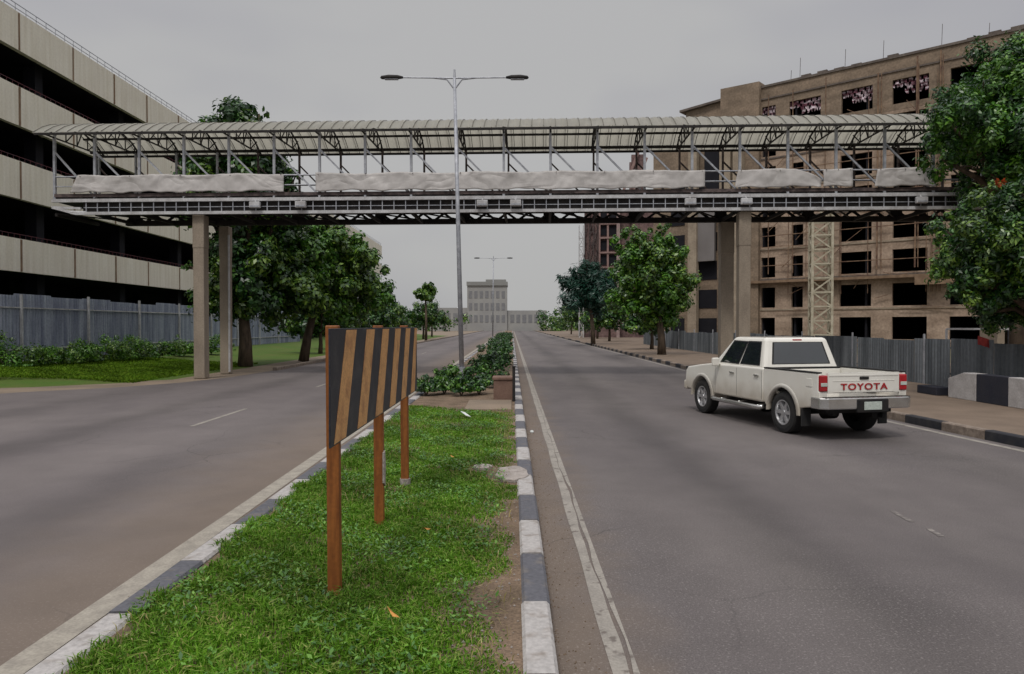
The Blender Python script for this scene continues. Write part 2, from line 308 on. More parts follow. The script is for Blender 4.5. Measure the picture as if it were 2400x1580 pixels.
def leaves(name, clusters, n, size, mats, parent, droop=.3, elong=2.0, shell=.45, squash=.85, jitter=.75):
    """clusters (x,y,z,r) -> many small folded leaf quads spread through the clusters, denser near the surface"""
    C = np.array(clusters, dtype=float); wgt = C[:, 3] ** 2; wgt /= wgt.sum()
    # every cluster is broken into sub-clumps so that the outline is uneven
    subs = []
    for c in C:
        k = max(6, int(22 * (c[3] / C[:, 3].mean()) ** 1.3))
        d = rng.normal(size=(k, 3)); d /= np.linalg.norm(d, axis=1)[:, None]
        rr = c[3] * rng.uniform(.35, 1.12, k)
        p = c[:3] + d * rr[:, None] * np.array([1, 1, squash])
        r = c[3] * rng.uniform(.12, .38, k)
        subs.append(np.column_stack([p, r]))
    Q = np.vstack(subs); qw = Q[:, 3] ** 2; qw /= qw.sum()
    idx = rng.choice(len(Q), n, p=qw); q = Q[idx]
    d = rng.normal(size=(n, 3)); d /= np.linalg.norm(d, axis=1)[:, None]
    rr = q[:, 3] * (shell + (1 - shell) * rng.random(n)) * (1 + jitter * rng.random(n) ** 3)
    P = q[:, :3] + d * rr[:, None]
    P[:, 2] = np.maximum(P[:, 2], .15)
    out = d + np.array([0, 0, .45]); out /= np.linalg.norm(out, axis=1)[:, None]
    t = np.cross(out, rng.normal(size=(n, 3))); t /= np.linalg.norm(t, axis=1)[:, None] + 1e-9
    t = t + out * rng.uniform(-.5, .6, n)[:, None] + np.array([0, 0, -droop]); t /= np.linalg.norm(t, axis=1)[:, None]
    s = np.cross(out, t); s /= np.linalg.norm(s, axis=1)[:, None] + 1e-9
    L = size * rng.uniform(.6, 1.35, n)[:, None]; W = L / elong
    nrm = np.cross(t, s)
    v = np.empty((n, 4, 3)); v[:, 0] = P - t * L * .5; v[:, 1] = P + s * W * .5 + nrm * W * .18
    v[:, 2] = P + t * L * .5; v[:, 3] = P - s * W * .5 + nrm * W * .18
    mi = (rng.random(n) < .5).astype(int) if len(mats) > 1 else None
    if len(mats) > 1:   # colour by clump so light and dark groups read
        cm = (rng.random(len(Q)) < .45).astype(int); mi = cm[idx]
    return np_mesh(name, v.reshape(-1, 3), n, 4, mats, parent, mi)

def tree(name, label, base, clusters, n, size, mats, trunk_r=.22, group=None, cat='tree', lean=(0, 0), **k):
    t = thing(name, label, cat, base, 0, group); bx, by, bz = base
    C = [(c[0] - bx, c[1] - by, c[2] - bz, c[3]) for c in clusters]
    mb = MB(); zmin = min(c[2] - c[3] * .4 for c in C); cx = sum(c[0] for c in C) / len(C); cy = sum(c[1] for c in C) / len(C)
    ft = max(.8, zmin * .9)
    fork = Vector((cx * .3 + lean[0], cy * .3 + lean[1], ft))
    mb.tube([(0, 0, -.1), (fork.x * .3 + .04, fork.y * .3, ft * .45), fork], [trunk_r * 1.25, trunk_r, trunk_r * .8], 10)
    for c in C:
        e_ = Vector(c[:3]); mid = fork.lerp(e_, .5) + Vector((random.uniform(-.2, .2), random.uniform(-.2, .2), .25 + random.uniform(0, .3)))
        mb.tube([fork - Vector((0, 0, .1)), mid, e_], [trunk_r * .55, trunk_r * .33, trunk_r * .12], 7)
        for j in range(4):
            a = Vector((random.uniform(-1, 1), random.uniform(-1, 1), random.uniform(-.3, 1))).normalized() * c[3] * .75
            s0 = mid.lerp(e_, random.uniform(.4, 1))
            mb.tube([s0, s0 + a * .5 + Vector((0, 0, .08)), s0 + a], [trunk_r * .16, trunk_r * .1, trunk_r * .04], 5)
    obj('trunk', mb, M['bark'], t, smooth=True)
    leaves('crown', C, n, size, mats, t, **k)
    return t
def cl(u, y, Y, rpx): p = at(u, y, Y); return (p.x, p.y, p.z, rpx / F * Y)

# ------------------------------------------------------------------ ground, roads, kerbs
g = MB(); g.add([(-500, -30, -.02), (500, -30, -.02), (500, 800, -.02), (-500, 800, -.02)], [(0, 1, 2, 3)])
struct('ground', g, M['ground'], 'flat dry ground reaching the horizon')
def strip(l, r, z):     # l, r polylines [(x,y)...] with equal length
    m = MB(); n = len(l); m.add([(x, y, z) for x, y in l] + [(x, y, z) for x, y in r], [(i, n + i, n + i + 1, i + 1) for i in range(n - 1)]); return m
rx = lambda Y: 7.9 if Y > 20 else (7.9 + .0075 * (20 - Y) + .0056 * (20 - Y) ** 2)
ys = [-8, -4, 0, 2, 4, 6, 8, 10, 11, 12, 13, 14, 15, 16, 18, 20, 25, 40, 80, 150, 300, 600]
sn = MB(); sn.add([(-60, -20, -.008), (-2.6, -20, -.008), (-2.6, 600, -.008), (-60, 600, -.008)], [(0, 1, 2, 3)])
struct('shoulder_left', sn, M['sand'], 'pale sandy shoulder beside the left carriageway')
lx = [(-2.6, y) for y in (-20, 5, 15, 19, 21, 23.5, 25.5, 27.5, 31, 60, 600)]
ll = [(-22, -20), (-20, 5), (-17.5, 15), (-16.2, 19), (-14.8, 21.2), (-12.9, 22.8), (-11.6, 24.8), (-10.9, 27.5), (-10.6, 31), (-10.4, 60), (-10.4, 600)]
struct('road_left', strip(ll, lx, 0.0), M['road_l'], 'left asphalt carriageway with faded lane dashes')
struct('road_right', strip([(.25, y) for y in ys], [(rx(y), y) for y in ys], 0.0), M['road_r'], 'right asphalt carriageway with worn edge line')
struct('sidewalk', strip([(rx(y) + .17, y) for y in ys], [(22, y) for y in ys], .13), M['pave'], 'tan pavement on the right beyond the kerb')
# median
struct('median_soil', strip([(-2.42, y) for y in ys], [(.07, y) for y in ys], .125), M['soil'], 'bare brown soil of the median strip')
lm = MB(); a = [(-3.02, -8), (-3.03, 12), (-3.03, 600)]
struct('edge_line_left', strip([(-3.0, -8), (-3.0, 4), (-3.06, 12), (-3.1, 600)], [(-2.80, -8), (-2.80, 4), (-2.86, 12), (-2.9, 600)], .004), M['line'],
       'painted edge line left of the median kerb')
wl = MB()
for y_ in np.arange(-4, 60, .25):
    a_ = .578 + .006 * math.sin(y_ * 2.3); b_ = .672 + .010 * math.sin(y_ * 1.7) + .006 * math.sin(y_ * 6.1); c_ = b_ + (.022 + .012 * math.sin(y_ * 3.1)) * (1 if y_ < 10 else .3); d_ = .735
    q = y_ + .25; A_ = .578 + .006 * math.sin(q * 2.3); B_ = .672 + .010 * math.sin(q * 1.7) + .006 * math.sin(q * 6.1); C_ = B_ + (.022 + .012 * math.sin(q * 3.1)) * (1 if q < 10 else .3)
    wl.add([(a_, y_, .004), (b_, y_, .004), (B_, q, .004), (A_, q, .004), (c_, y_, .004), (d_, y_, .004), (d_, q, .004), (C_, q, .004)], [(0, 1, 2, 3), (4, 5, 6, 7)])
wl.add([(.58, 60, .004), (.735, 60, .004), (.735, 500, .004), (.58, 500, .004)], [(0, 1, 2, 3)])
struct('edge_line_right', wl, M['line_worn'], 'worn double edge line right of the median kerb')
struct('edge_line_pavement', strip([(rx(y) - .33, y) for y in ys], [(rx(y) - .2, y) for y in ys], .004), M['line_worn'], 'thin edge line beside the right kerb')
for i, y0 in enumerate([14.05 - 9 * 1, 14.05, 14.05 + 9, 14.05 + 18, 14.05 + 27, 14.05 + 36]):
    if i == 0: continue
    struct('lane_dash', strip([(-6.40, y0), (-6.44, y0 + 3)], [(-6.30, y0), (-6.34, y0 + 3)], .004), M['line_worn'], 'white lane dash on the left carriageway')
fp = mat('faded_paint', (.25, .225, .205), (.13, .115, .108), scale=14, lo=.45, hi=.62)
for a, b in ((6.70, 6.95), (7.2, 7.62)): struct('lane_dash', strip([(4.04, a), (4.07, b)], [(4.10, a), (4.12, b)], .004), fp, 'almost worn away lane dash on the right carriageway')

def kerb(name, fx0, fx1, h, y0, y1, first_white, cols, label, brk=None, L0=1.02):
    m = MB(); y = y0; i = 0
    while y < y1:
        L = L0 * random.uniform(.96, 1.04); c = first_white[i % len(first_white)]
        ye = y + L if y < 70 else y + 6
        if brk and brk(y, ye): c = brk(y, ye)
        j = random.uniform(-.006, .006); g_ = .008; hh = h + random.uniform(-.006, .006)
        xa, xb = fx0(y), fx1(y); xc, xd = fx0(ye), fx1(ye)
        bev = .02
        P = lambda x, yy, z: (x + j, yy, z)
        n0, n1 = y + g_, ye - g_
        m.add([P(xa, n0, -.05), P(xb, n0, -.05), P(xb, n0, hh - bev), P(xb - bev, n0, hh), P(xa + bev, n0, hh), P(xa, n0, hh - bev),
               P(xc, n1, -.05), P(xd, n1, -.05), P(xd, n1, hh - bev), P(xd - bev, n1, hh), P(xc + bev, n1, hh), P(xc, n1, hh - bev)],
              [(0, 1, 2, 3, 4, 5), (11, 10, 9, 8, 7, 6), (1, 7, 8, 2), (2, 8, 9, 3), (3, 9, 10, 4), (4, 10, 11, 5), (5, 11, 6, 0)], c)
        y = ye; i += 1
    return struct(name, m, cols, label)
kc = [M['kerb_white'], M['kerb_dark'], M['kerb_black'], M['kerb_worn']]
kerb('kerb', lambda y: -2.62, lambda y: -2.42, .15, -.45, 300, [0, 1], kc, 'black and white painted kerb left of the median')
kerb('kerb', lambda y: .065, lambda y: .255, .15, -.37, 300, [0, 1], kc, 'black and white painted kerb right of the median')
kerb('kerb', lambda y: rx(y), lambda y: rx(y) + .17, .17, -.8, 300, [3, 2], kc, 'black and worn cream kerb of the right pavement', L0=1.1)
kerb('kerb', lambda y: -10.62, lambda y: -10.42, .14, 31.5, 300, [3], kc, 'plain concrete kerb beyond the sandy apron on the left')

# raised verge on the left
vb = MB(); gx = [(-30, .5), (-20, .42), (-18.5, .30), (-16.5, .13), (-14.5, .03), (-11.5, -.03)]; gy = [22, 24.5, 26, 28, 32, 40, 60, 140]
for j, yy in enumerate(gy):
    for i, (xx, zz) in enumerate(gx):
        k = 0 if j == 0 else (1 if j > 1 else .6)
        vb.v.append((xx - (1.2 if j < 2 else 0), yy + .5 * math.sin(i * 1.7), zz * k - (.02 if j == 0 else 0)))
nx = len(gx)
for j in range(len(gy) - 1):
    for i in range(nx - 1): vb.f.append((j * nx + i, j * nx + i + 1, (j + 1) * nx + i + 1, (j + 1) * nx + i)); vb.m.append(0)
struct('verge', vb, M['lawn'], 'low grassy verge in front of the blue fence', smooth=True)

# ------------------------------------------------------------------ grass
def blades(name, label, X, Y, Z0, hgt, wid, lean, mat_, cat='grass'):
    n = len(X); ang = rng.uniform(0, 2 * math.pi, n); la = rng.uniform(0, 2 * math.pi, n)
    l = lean * rng.uniform(.1, 1.2, n); hh = hgt; base = np.column_stack([X, Y, Z0])
    side = np.column_stack([np.cos(ang), np.sin(ang), np.zeros(n)]) * (wid / 2)[:, None]
    ld = np.column_stack([np.cos(la), np.sin(la), np.zeros(n)])
    mid = base + ld * (l * hh * .35)[:, None] + np.column_stack([np.zeros(n), np.zeros(n), hh * .62])
    tip = base + ld * (l * hh * 1.1)[:, None] + np.column_stack([np.zeros(n), np.zeros(n), hh * (1 - .35 * np.minimum(l, 1.2))])
    v = np.empty((n, 2, 4, 3))
    v[:, 0, 0] = base - side * .7; v[:, 0, 1] = base + side * .7; v[:, 0, 2] = mid + side; v[:, 0, 3] = mid - side
    v[:, 1, 0] = mid - side; v[:, 1, 1] = mid + side; v[:, 1, 2] = tip + side * .12; v[:, 1, 3] = tip - side * .12
    o = np_mesh(name, v.reshape(-1, 3), n * 2, 4, [mat_])
    return tag(o, label, cat, None, 'stuff')
def sn2(x, y, s, o=0): return (np.sin(x * s + o) * np.cos(y * s * 1.3 + o * 2) + np.sin(x * s * 2.3 + y * s * 1.7 + o) * .6 + np.sin(y * s * 3.9 - x * s * 3.1 + o * 3) * .35) / 1.95
def median_grass():
    Xs = []; Ys = []
    for y0, y1, dens in ((3.3, 6, 9000), (6, 9, 6500), (9, 12.5, 4200), (12.5, 16.6, 2600)):
        n = int(2.6 * (y1 - y0) * dens); Xs.append(rng.uniform(-2.5, .12, n)); Ys.append(rng.uniform(y0, y1, n))
    X = np.concatenate(Xs); Y = np.concatenate(Ys)
    rl = -.06 + .06 * sn2(X * 0, Y, 2.1, 1) + .05 * np.sin(Y * 7.3)
    rl -= .20 * np.exp(-((Y - 4.55) / .2) ** 2) + .2 * np.exp(-((Y - 5.0) / .3) ** 2) + .15 * np.exp(-((Y - 6.9) / .3) ** 2)
    rl = np.where((Y > 7.6) & (Y < 8.3), .07, rl); rl = np.where(Y > 9.4, rl + .08, rl)
    ll_ = -2.44 + .06 * np.sin(Y * 3.7) + .05 * np.sin(Y * 9.1) + .14 * np.exp(-((Y - 4.25) / .2) ** 2) + .12 * np.exp(-((Y - 5.3) / .35) ** 2)
    p = np.clip((rl - X) / .14 + .5, 0, 1) * np.clip((X - ll_) / .10 + .5, 0, 1)
    far_edge = 16.1 + .5 * np.sin(X * 2.1); far_edge = np.where(X > -1.25, 15.55 + .2 * np.sin(X * 5), far_edge)
    p *= np.clip((far_edge - Y) / .4, 0, 1)
    p *= np.clip(.85 + .6 * sn2(X, Y, 1.9, 4), .28, 1) * np.clip(.85 + .5 * sn2(X, Y, 9.0, 8), .4, 1)
    for (a, b, rr) in ((-.37, 9.2, .22), (.0, 8.8, .33), (-1.23, 4.9, .06)): p = np.where((X - a) ** 2 + ((Y - b) * .8) ** 2 < rr ** 2, 0, p)
    k = rng.random(len(X)) < p; X, Y = X[k], Y[k]; n = len(X)
    clump = np.clip(sn2(X, Y, 4.5, 2) * .4 + .35 + .35 * sn2(X, Y, 13, 5), 0, 1) ** 1.2
    hgt = (.028 + .115 * clump * rng.random(n) + .03 * rng.random(n)) * np.clip(1.15 - .02 * Y, .8, 1.2)
    hgt *= np.clip((rl[k] - X) / .35, .45, 1); wid = rng.uniform(.005, .013, n) * (1 + (Y - 4) * .06)
    blades('grass', 'lush green grass covering the median', X, Y, np.full(n, .12), hgt, wid, .9, GG)
    n3 = 5200; Xd = rng.uniform(-2.4, .0, n3); Yd = rng.uniform(3.4, 15.5, n3); kd = (sn2(Xd, Yd, 1.6, 11) > .25) | (Xd > -.3) & (rng.random(n3) < .8); Xd, Yd = Xd[kd], Yd[kd]
    blades('dry_grass', 'straw coloured dry blades scattered in the median grass', Xd, Yd, np.full(len(Xd), .13), rng.uniform(.04, .11, len(Xd)), rng.uniform(.004, .009, len(Xd)), 1.3,
           leaf_mat('dry_blades', [(.34, .27, .12), (.24, .22, .07), (.42, .36, .19)], rough=.8, spec=.1), 'dry grass')
    # creeping leafy weeds
    n = 26000; X = rng.uniform(-2.42, -.1, n); Y = rng.uniform(3.3, 15.6, n) ** 1.0
    k = (sn2(X, Y, 2.7, 7) > .05); X, Y = X[k], Y[k]; n = len(X)
    a = rng.uniform(0, 2 * math.pi, n); L = rng.uniform(.022, .05, n); tl = rng.uniform(-.5, .7, n)
    t = np.column_stack([np.cos(a), np.sin(a), tl]); s = np.column_stack([-np.sin(a), np.cos(a), rng.uniform(-.4, .4, n)])
    P = np.column_stack([X, Y, .15 + .055 * rng.random(n)])
    v = np.empty((n, 4, 3)); v[:, 0] = P; v[:, 1] = P + t * (L * .5)[:, None] + s * (L * .24)[:, None]; v[:, 2] = P + t * L[:, None]; v[:, 3] = P + t * (L * .5)[:, None] - s * (L * .24)[:, None]
    tag(np_mesh('weeds', v.reshape(-1, 3), n, 4, [G2]), 'small leafy weeds creeping through the median grass', 'weeds', None, 'stuff')
median_grass()
n = 900; X = np.concatenate([rng.uniform(-.42, .05, n // 2), rng.uniform(-2.5, .05, n // 2)]); Y = rng.uniform(3.4, 12, n); vs = []; r_ = rng.uniform(.004, .012, n)
P = np.column_stack([X, Y, np.full(n, .128)]); v = np.empty((n, 4, 4, 3)); top_ = P + np.column_stack([np.zeros(n), np.zeros(n), r_ * 1.1])
cs = [P + np.column_stack([r_ * math.cos(a), r_ * math.sin(a) * .8, np.zeros(n)]) for a in (0.3, 1.9, 3.4, 5.0)]
for q in range(4): v[:, q, 0] = cs[q]; v[:, q, 1] = cs[(q + 1) % 4]; v[:, q, 2] = top_; v[:, q, 3] = top_ - np.array([0, 0, .0005])
tag(np_mesh('pebbles', v.reshape(-1, 3), n * 4, 4, [M['rubble']]), 'loose pebbles and crumbs on the bare median soil', 'pebbles', None, 'stuff')
n = 1300; X = np.concatenate([rng.uniform(.26, .55, n * 2 // 3), rng.uniform(-2.82, -2.63, n - n * 2 // 3)]); X[:n // 3] = .26 + rng.exponential(.035, n // 3); Y = rng.uniform(3.4, 16, n); r_ = rng.uniform(.003, .009, n)
P = np.column_stack([X, Y, np.full(n, .001)]); v = np.empty((n, 4, 4, 3)); top_ = P + np.column_stack([np.zeros(n), np.zeros(n), r_ * .9])
cs = [P + np.column_stack([r_ * math.cos(a), r_ * math.sin(a) * .8, np.zeros(n)]) for a in (0.3, 1.9, 3.4, 5.0)]
for q in range(4): v[:, q, 0] = cs[q]; v[:, q, 1] = cs[(q + 1) % 4]; v[:, q, 2] = top_; v[:, q, 3] = top_ - np.array([0, 0, .0005])
tag(np_mesh('grit', v.reshape(-1, 3), n * 4, 4, [M['soil']]), 'grit gathered along the foot of the median kerbs', 'grit', None, 'stuff')
n = 70000; X = rng.uniform(-29, -13.2, n); Y = 24.0 + 13 * rng.random(n) ** 1.4
k = (Y > 24.4 + .5 * np.sin(X * 1.1) + .12 * (X + 20)) ; X, Y = X[k], Y[k]
Z = np.interp(X, [-30, -20, -18.5, -16.5, -14.5, -11.5], [.5, .42, .30, .13, .03, -.03]) - .01
blades('grass', 'mown bright green grass on the left verge', X, Y, Z, rng.uniform(.05, .13, len(X)), rng.uniform(.03, .06, len(X)), .7,
       leaf_mat('verge_grass', [(.06, .13, .008), (.09, .17, .01), (.13, .20, .015)], rough=.7, spec=.1))

# ------------------------------------------------------------------ car park building on the left
cp = thing('car_park', 'long cream multi storey car park with dark open decks left of the road', 'building', (-23.3, 33, 0), R(.55))
Y0, Y1 = -14, 99.5
lev = [(15.0, 16.79), (11.45, 13.3), (7.99, 9.79), (4.54, 6.11)]
jy = [.8, 5.0, 9.0, 12.8] + [17.2 + 4.3 * i for i in range(20)] + [-3.4, -7.6, -11.8]
jy.sort()
for i, (z0, z1) in enumerate(lev):
    m = MB(); edges = [Y0] + [j for j in jy if Y0 < j < Y1] + [Y1]
    for a, b in zip(edges, edges[1:]): m.box(-.25, random.uniform(-.012, .012), a + .012, b - .012, z0, z1)
    m.box(-16, -.25, Y1 - .3, Y1, z0, z1)
    obj('parapet_band', m, M['band'], cp)
    for j in jy:
        if j < 62: m = MB(); m.box(-.2, .03, j - .05, j + .05, z0 + .02, z1 - .03); obj('joint_strip', m, M['joint'], cp)
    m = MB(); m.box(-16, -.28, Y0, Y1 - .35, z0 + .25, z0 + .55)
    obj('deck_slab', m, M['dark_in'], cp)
    m = MB(); zt = z1 + (.42 if i == 0 else .22)
    for yy in np.arange(Y0 + .5, Y1, .75 if i == 0 else .4): m.beam((-.12, yy, z1), (-.12, yy, zt), .022)
    m.beam((-.12, Y0, zt), (-.12, Y1, zt), .03)
    if i == 0: m.beam((-.12, Y0, z1 + .2), (-.12, Y1, z1 + .2), .03)
    obj('railing', m, M['steel'] if i == 0 else M['rustrail'], cp)
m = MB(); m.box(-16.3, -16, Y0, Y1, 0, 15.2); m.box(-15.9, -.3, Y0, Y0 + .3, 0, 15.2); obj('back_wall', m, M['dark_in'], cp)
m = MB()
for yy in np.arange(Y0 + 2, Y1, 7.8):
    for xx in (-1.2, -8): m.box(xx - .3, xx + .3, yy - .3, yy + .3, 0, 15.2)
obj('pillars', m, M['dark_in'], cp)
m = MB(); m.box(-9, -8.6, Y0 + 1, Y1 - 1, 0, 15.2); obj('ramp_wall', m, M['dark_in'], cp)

# ------------------------------------------------------------------ blue fence left
def corr_sheet(parent, mt, y0, y1, z0, z1, pitch=.19, dep=.045, x=0.0):
    m = MB(); n = int((y1 - y0) / (pitch / 4)); pr = [0, dep, dep, 0]
    vs = []
    for i in range(n + 1):
        yy = y0 + (y1 - y0) * i / n; xx = x + pr[i % 4]
        vs += [(xx, yy, z0), (xx, yy, z1), (xx - .006, yy, z0), (xx - .006, yy, z1)]
    fs = []
    for i in range(n):
        a = i * 4; b = a + 4
        fs += [(a, b, b + 1, a + 1), (a + 2, a + 3, b + 3, b + 2), (a + 1, b + 1, b + 3, a + 3)]
    m.add(vs, fs); return obj('sheet', m, mt, parent)
bf = thing('sheet_fence', 'tall blue grey corrugated sheet fence behind the left shrubs', 'fence', (-20.7, 20, 0), R(.4))
yy = 0
while yy < 48:
    corr_sheet(bf, M['blue_fence'], yy, yy + 2.36, .38, 3.28 + random.uniform(-.09, .09), x=random.uniform(0, .02)); yy += 2.4
m = MB(); m.beam((.09, 0, 2.75), (.09, 48, 2.75), .05); m.beam((.09, 0, 1.0), (.09, 48, 1.0), .05); obj('rail', m, M['white_steel'], bf)
for i in range(10):
    m = MB(); yp = 2.4 * 2 * i + .3; m.beam((.13, yp, .3), (.13, yp, 3.3 + random.uniform(-.1, .15)), .09); obj('post', m, M['white_steel'], bf)

# ------------------------------------------------------------------ footbridge
TH = R(-2.4)
fb = thing('footbridge', 'covered steel footbridge on concrete columns spanning both carriageways', 'footbridge', (0, 26, 0), TH)
SL, SR = -17.15, 18.6
posts = [-17.15] + [-15.6 + 1.7 * i for i in range(21)]
posts = [p for p in posts if p < SR]
# chords, near and far
m = MB(); m.beam((SL - .1, 0, 6.67), (SR, 0, 6.67), .12, .12); m.beam((SL - .1, 0, 6.43), (SL + 1.0, 0, 6.38), .08, .08)
obj('upper_chord', m, M['white_steel'], fb)
m = MB(); m.beam((SL + .8, 0, 6.19), (SR, 0, 6.19), .11, .11); m.beam((SL - .1, 0, 6.43), (SL + .8, 0, 6.19), .1, .1)
m.tube([(SL + .6, .02, 6.24), (SL + 1.2, .02, 6.2)], .08, 8); obj('lower_chord', m, M['white_steel'], fb)
m = MB(); s = SL + 1.2
while s < SR:
    m.beam((s, .0, 6.22), (s, .0, 6.63), .03); s += .43
m.beam((SL + 1.1, .0, 6.41), (SR, .0, 6.41), .022); obj('side_rungs', m, M['steel'], fb)
m = MB(); m.box(SL, SR, .1, 2.62, 6.63, 6.74); m.box(SL + 1, SR, .12, .2, 6.24, 6.63); obj('deck', m, M['dark_steel'], fb)  # second box is an added dark sheet imitating shade behind the rungs
m = MB(); m.beam((SL, -.02, 6.86), (SR, -.02, 6.86), .05, .12)
for i in range(62):
    s = SL + .4 + i * .57; m.beam((s, -.03, 6.74), (s + .12, -.03, 6.8), .05, .05, 1)
m.box(SL, SR, -.01, .03, 6.74, 6.80, 1)
obj('kick_plate', m, [M['brown_steel'], M['dark_steel']], fb)
m = MB(); m.box(SL + 1.2, SR, 2.5, 2.72, 6.09, 6.29); m.box(SL, SR, 2.56, 2.68, 6.5, 6.64)
s = SL + 1.2; i = 0
while s < SR - .7:
    m.beam((s, 2.62, 6.27), (s + .35, 2.62, 6.52), .07, .09); m.beam((s + .35, 2.62, 6.52), (s + .7, 2.62, 6.27), .07, .09)
    if i % 4 == 0: m.box(s + .1, s + .55, 2.55, 2.66, 6.27, 6.5)
    s += .85; i += 1
obj('far_beam', m, M['dark_steel'], fb)
m = MB()
for s in posts: m.beam((s, .05, 6.16), (s, 2.6, 6.16), .09, .12); m.beam((s, .05, 6.2), (min(s + 1.6, SR), 2.6, 6.25), .05, .05)
obj('cross_beams', m, M['dark_steel'], fb)
# handrails
m = MB(); m.tube([(SL, 0, 7.56), (SR, 0, 7.56)], .03, 6); m.tube([(SL, 0, 7.2), (SR, 0, 7.2)], .02, 6); obj('handrail', m, M['steel'], fb)
m = MB(); m.tube([(SL, 2.6, 7.7), (SR, 2.6, 7.7)], .03, 6); m.tube([(SL, 2.6, 7.3), (SR, 2.6, 7.3)], .02, 6); obj('handrail', m, M['steel'], fb)
# posts and braces
for i, s in enumerate(posts):
    m = MB(); m.beam((s, .0, 6.72), (s, .0, 9.12), .085, .085); obj('post', m, M['steel'], fb)
    m = MB(); m.beam((s + .05, 2.6, 6.72), (s + .05, 2.6, 9.12), .075, .075); obj('post', m, M['brown_steel'] if i > 3 else M['steel'], fb)
    if i + 1 < len(posts):
        m = MB(); m.beam((s, .0, 8.5), (posts[i + 1], .0, 6.78), .06, .06); obj('brace', m, M['steel'], fb)
        m = MB(); m.beam((s + .05, 2.6, 8.5), (posts[i + 1] + .05, 2.6, 6.78), .055, .055); obj('brace', m, M['brown_steel'], fb)
# roof
def rz_(y): return 9.08 + .70 * (1 - ((y - 1.3) / 1.85) ** 2)
m = MB(); ny = 14; xs = []; s = SL - .45; k = 0
while s < SR:
    xs.append(s); s += .425 / 4 * (1)
prof = [0, 0, 0, .018]
vs = []
for i, xx in enumerate(xs):
    for j in range(ny + 1):
        yy = -.55 + 3.7 * j / ny; vs.append((xx, yy, rz_(yy) + prof[i % 4] * 1.6))
top = len(vs)
vs += [(x, y, z - .008) for x, y, z in vs]
fs = []
for i in range(len(xs) - 1):
    for j in range(ny):
        a = i * (ny + 1) + j; fs += [(a, a + ny + 1, a + ny + 2, a + 1), (top + a, top + a + 1, top + a + ny + 2, top + a + ny + 1)]
    a = i * (ny + 1); fs.append((a, top + a, top + a + ny + 1, a + ny + 1)); a += ny; fs.append((a, a + ny + 1, top + a + ny + 1, top + a))
m.add(vs, fs); s = SL - .4
while s < SR:
    for j in range(8):
        ya = -.56 + 3.72 * j / 8; yb = -.56 + 3.72 * (j + 1) / 8
        m.beam((s, ya, rz_(ya) + .03), (s, yb, rz_(yb) + .03), .022, .02, 1)
    s += .425
obj('roof', m, [M['roof'], mat('seam_grime', (.20, .19, .16), (.14, .13, .11), scale=3)], fb)
m = MB(); s = SL - .3
while s < SR:      # dark sheet ribs seen from below
    for j in range(6):
        ya = -.5 + 3.6 * j / 6; yb = -.5 + 3.6 * (j + 1) / 6
        m.beam((s, ya, rz_(ya) - .04), (s, yb, rz_(yb) - .04), .02, .018)
    s += .425
for yy in (-.52, 3.1): m.beam((SL - .4, yy, rz_(yy) - .07), (SR, yy, rz_(yy) - .07), .06, .08)
m.beam((SL - .3, 2.15, 9.52), (SR, 2.15, 9.52), .08, .07); m.beam((SL - .3, .4, 9.5), (SR, .4, 9.5), .05, .05)
m.beam((SL - .3, 2.6, 9.1), (SR, 2.6, 9.1), .09, .1)
obj('roof_purlins', m, M['dark_steel'], fb)
for s in posts:
    m = MB(); pts = [-.5, .2, .9, 1.7, 2.4, 3.1]
    for a, b in zip(pts, pts[1:]): m.beam((s, a, rz_(a) - .1), (s, b, rz_(b) - .1), .05, .05)
    m.beam((s, -.5, 9.02), (s, 3.1, 9.05), .045, .045)
    lo_ = [.0, .65, 1.3, 1.95, 2.6]
    for q, yy in enumerate(lo_):
        if q + 1 < len(lo_): m.beam((s, yy, 9.03), (s, lo_[q + 1] if q % 2 else yy + .33, rz_(yy + .33) - .1), .032, .032)
        m.beam((s, yy, 9.03), (s, yy, rz_(yy) - .1), .032, .032)
    obj('roof_truss', m, M['dark_steel'], fb)
# columns
for (x_, y_, w_) in ((-11.76, .35, .42), (-11.96, 2.9, .38), (8.45, .35, .42), (8.37, 2.5, .5)):
    top_z = 6.14 if y_ < 1 else 6.07
    m = MB(); a = w_ / 2; b = w_ / 2.05
    m.box(x_ - a, x_ + a, y_ - b, y_ + b, .0, top_z - .25); m.box(x_ - a - .012, x_ + a + .012, y_ - b - .012, y_ + b + .012, top_z - 1.25, top_z)
    c_ = obj('column', m, M['conc'], fb, bevel=.03)
m = MB(); m.tube([(-11.72, 2.66, .1), (-11.72, 2.66, 5.7)], .045, 8); obj('drain_pipe', m, M['white_steel'], fb)
# lamp boxes under the deck
for u in (600, 707, 1131, 1209, 1617, 1748, 2157):
    Yb = 25.9 - (u - 1200) * .00065; s = (u - 1200) / F * Yb
    m = MB(); m.box(s - .2, s + .2, -.22, -.07, 6.33, 6.56); m.beam((s, -.12, 6.56), (s, -.02, 6.66), .05)
    f_ = obj('floodlight', m, M['white_steel'], fb, bevel=.04)
    m = MB(); m.box(s - .16, s + .16, -.235, -.218, 6.36, 6.42); obj('lens', m, M['steel'], f_)

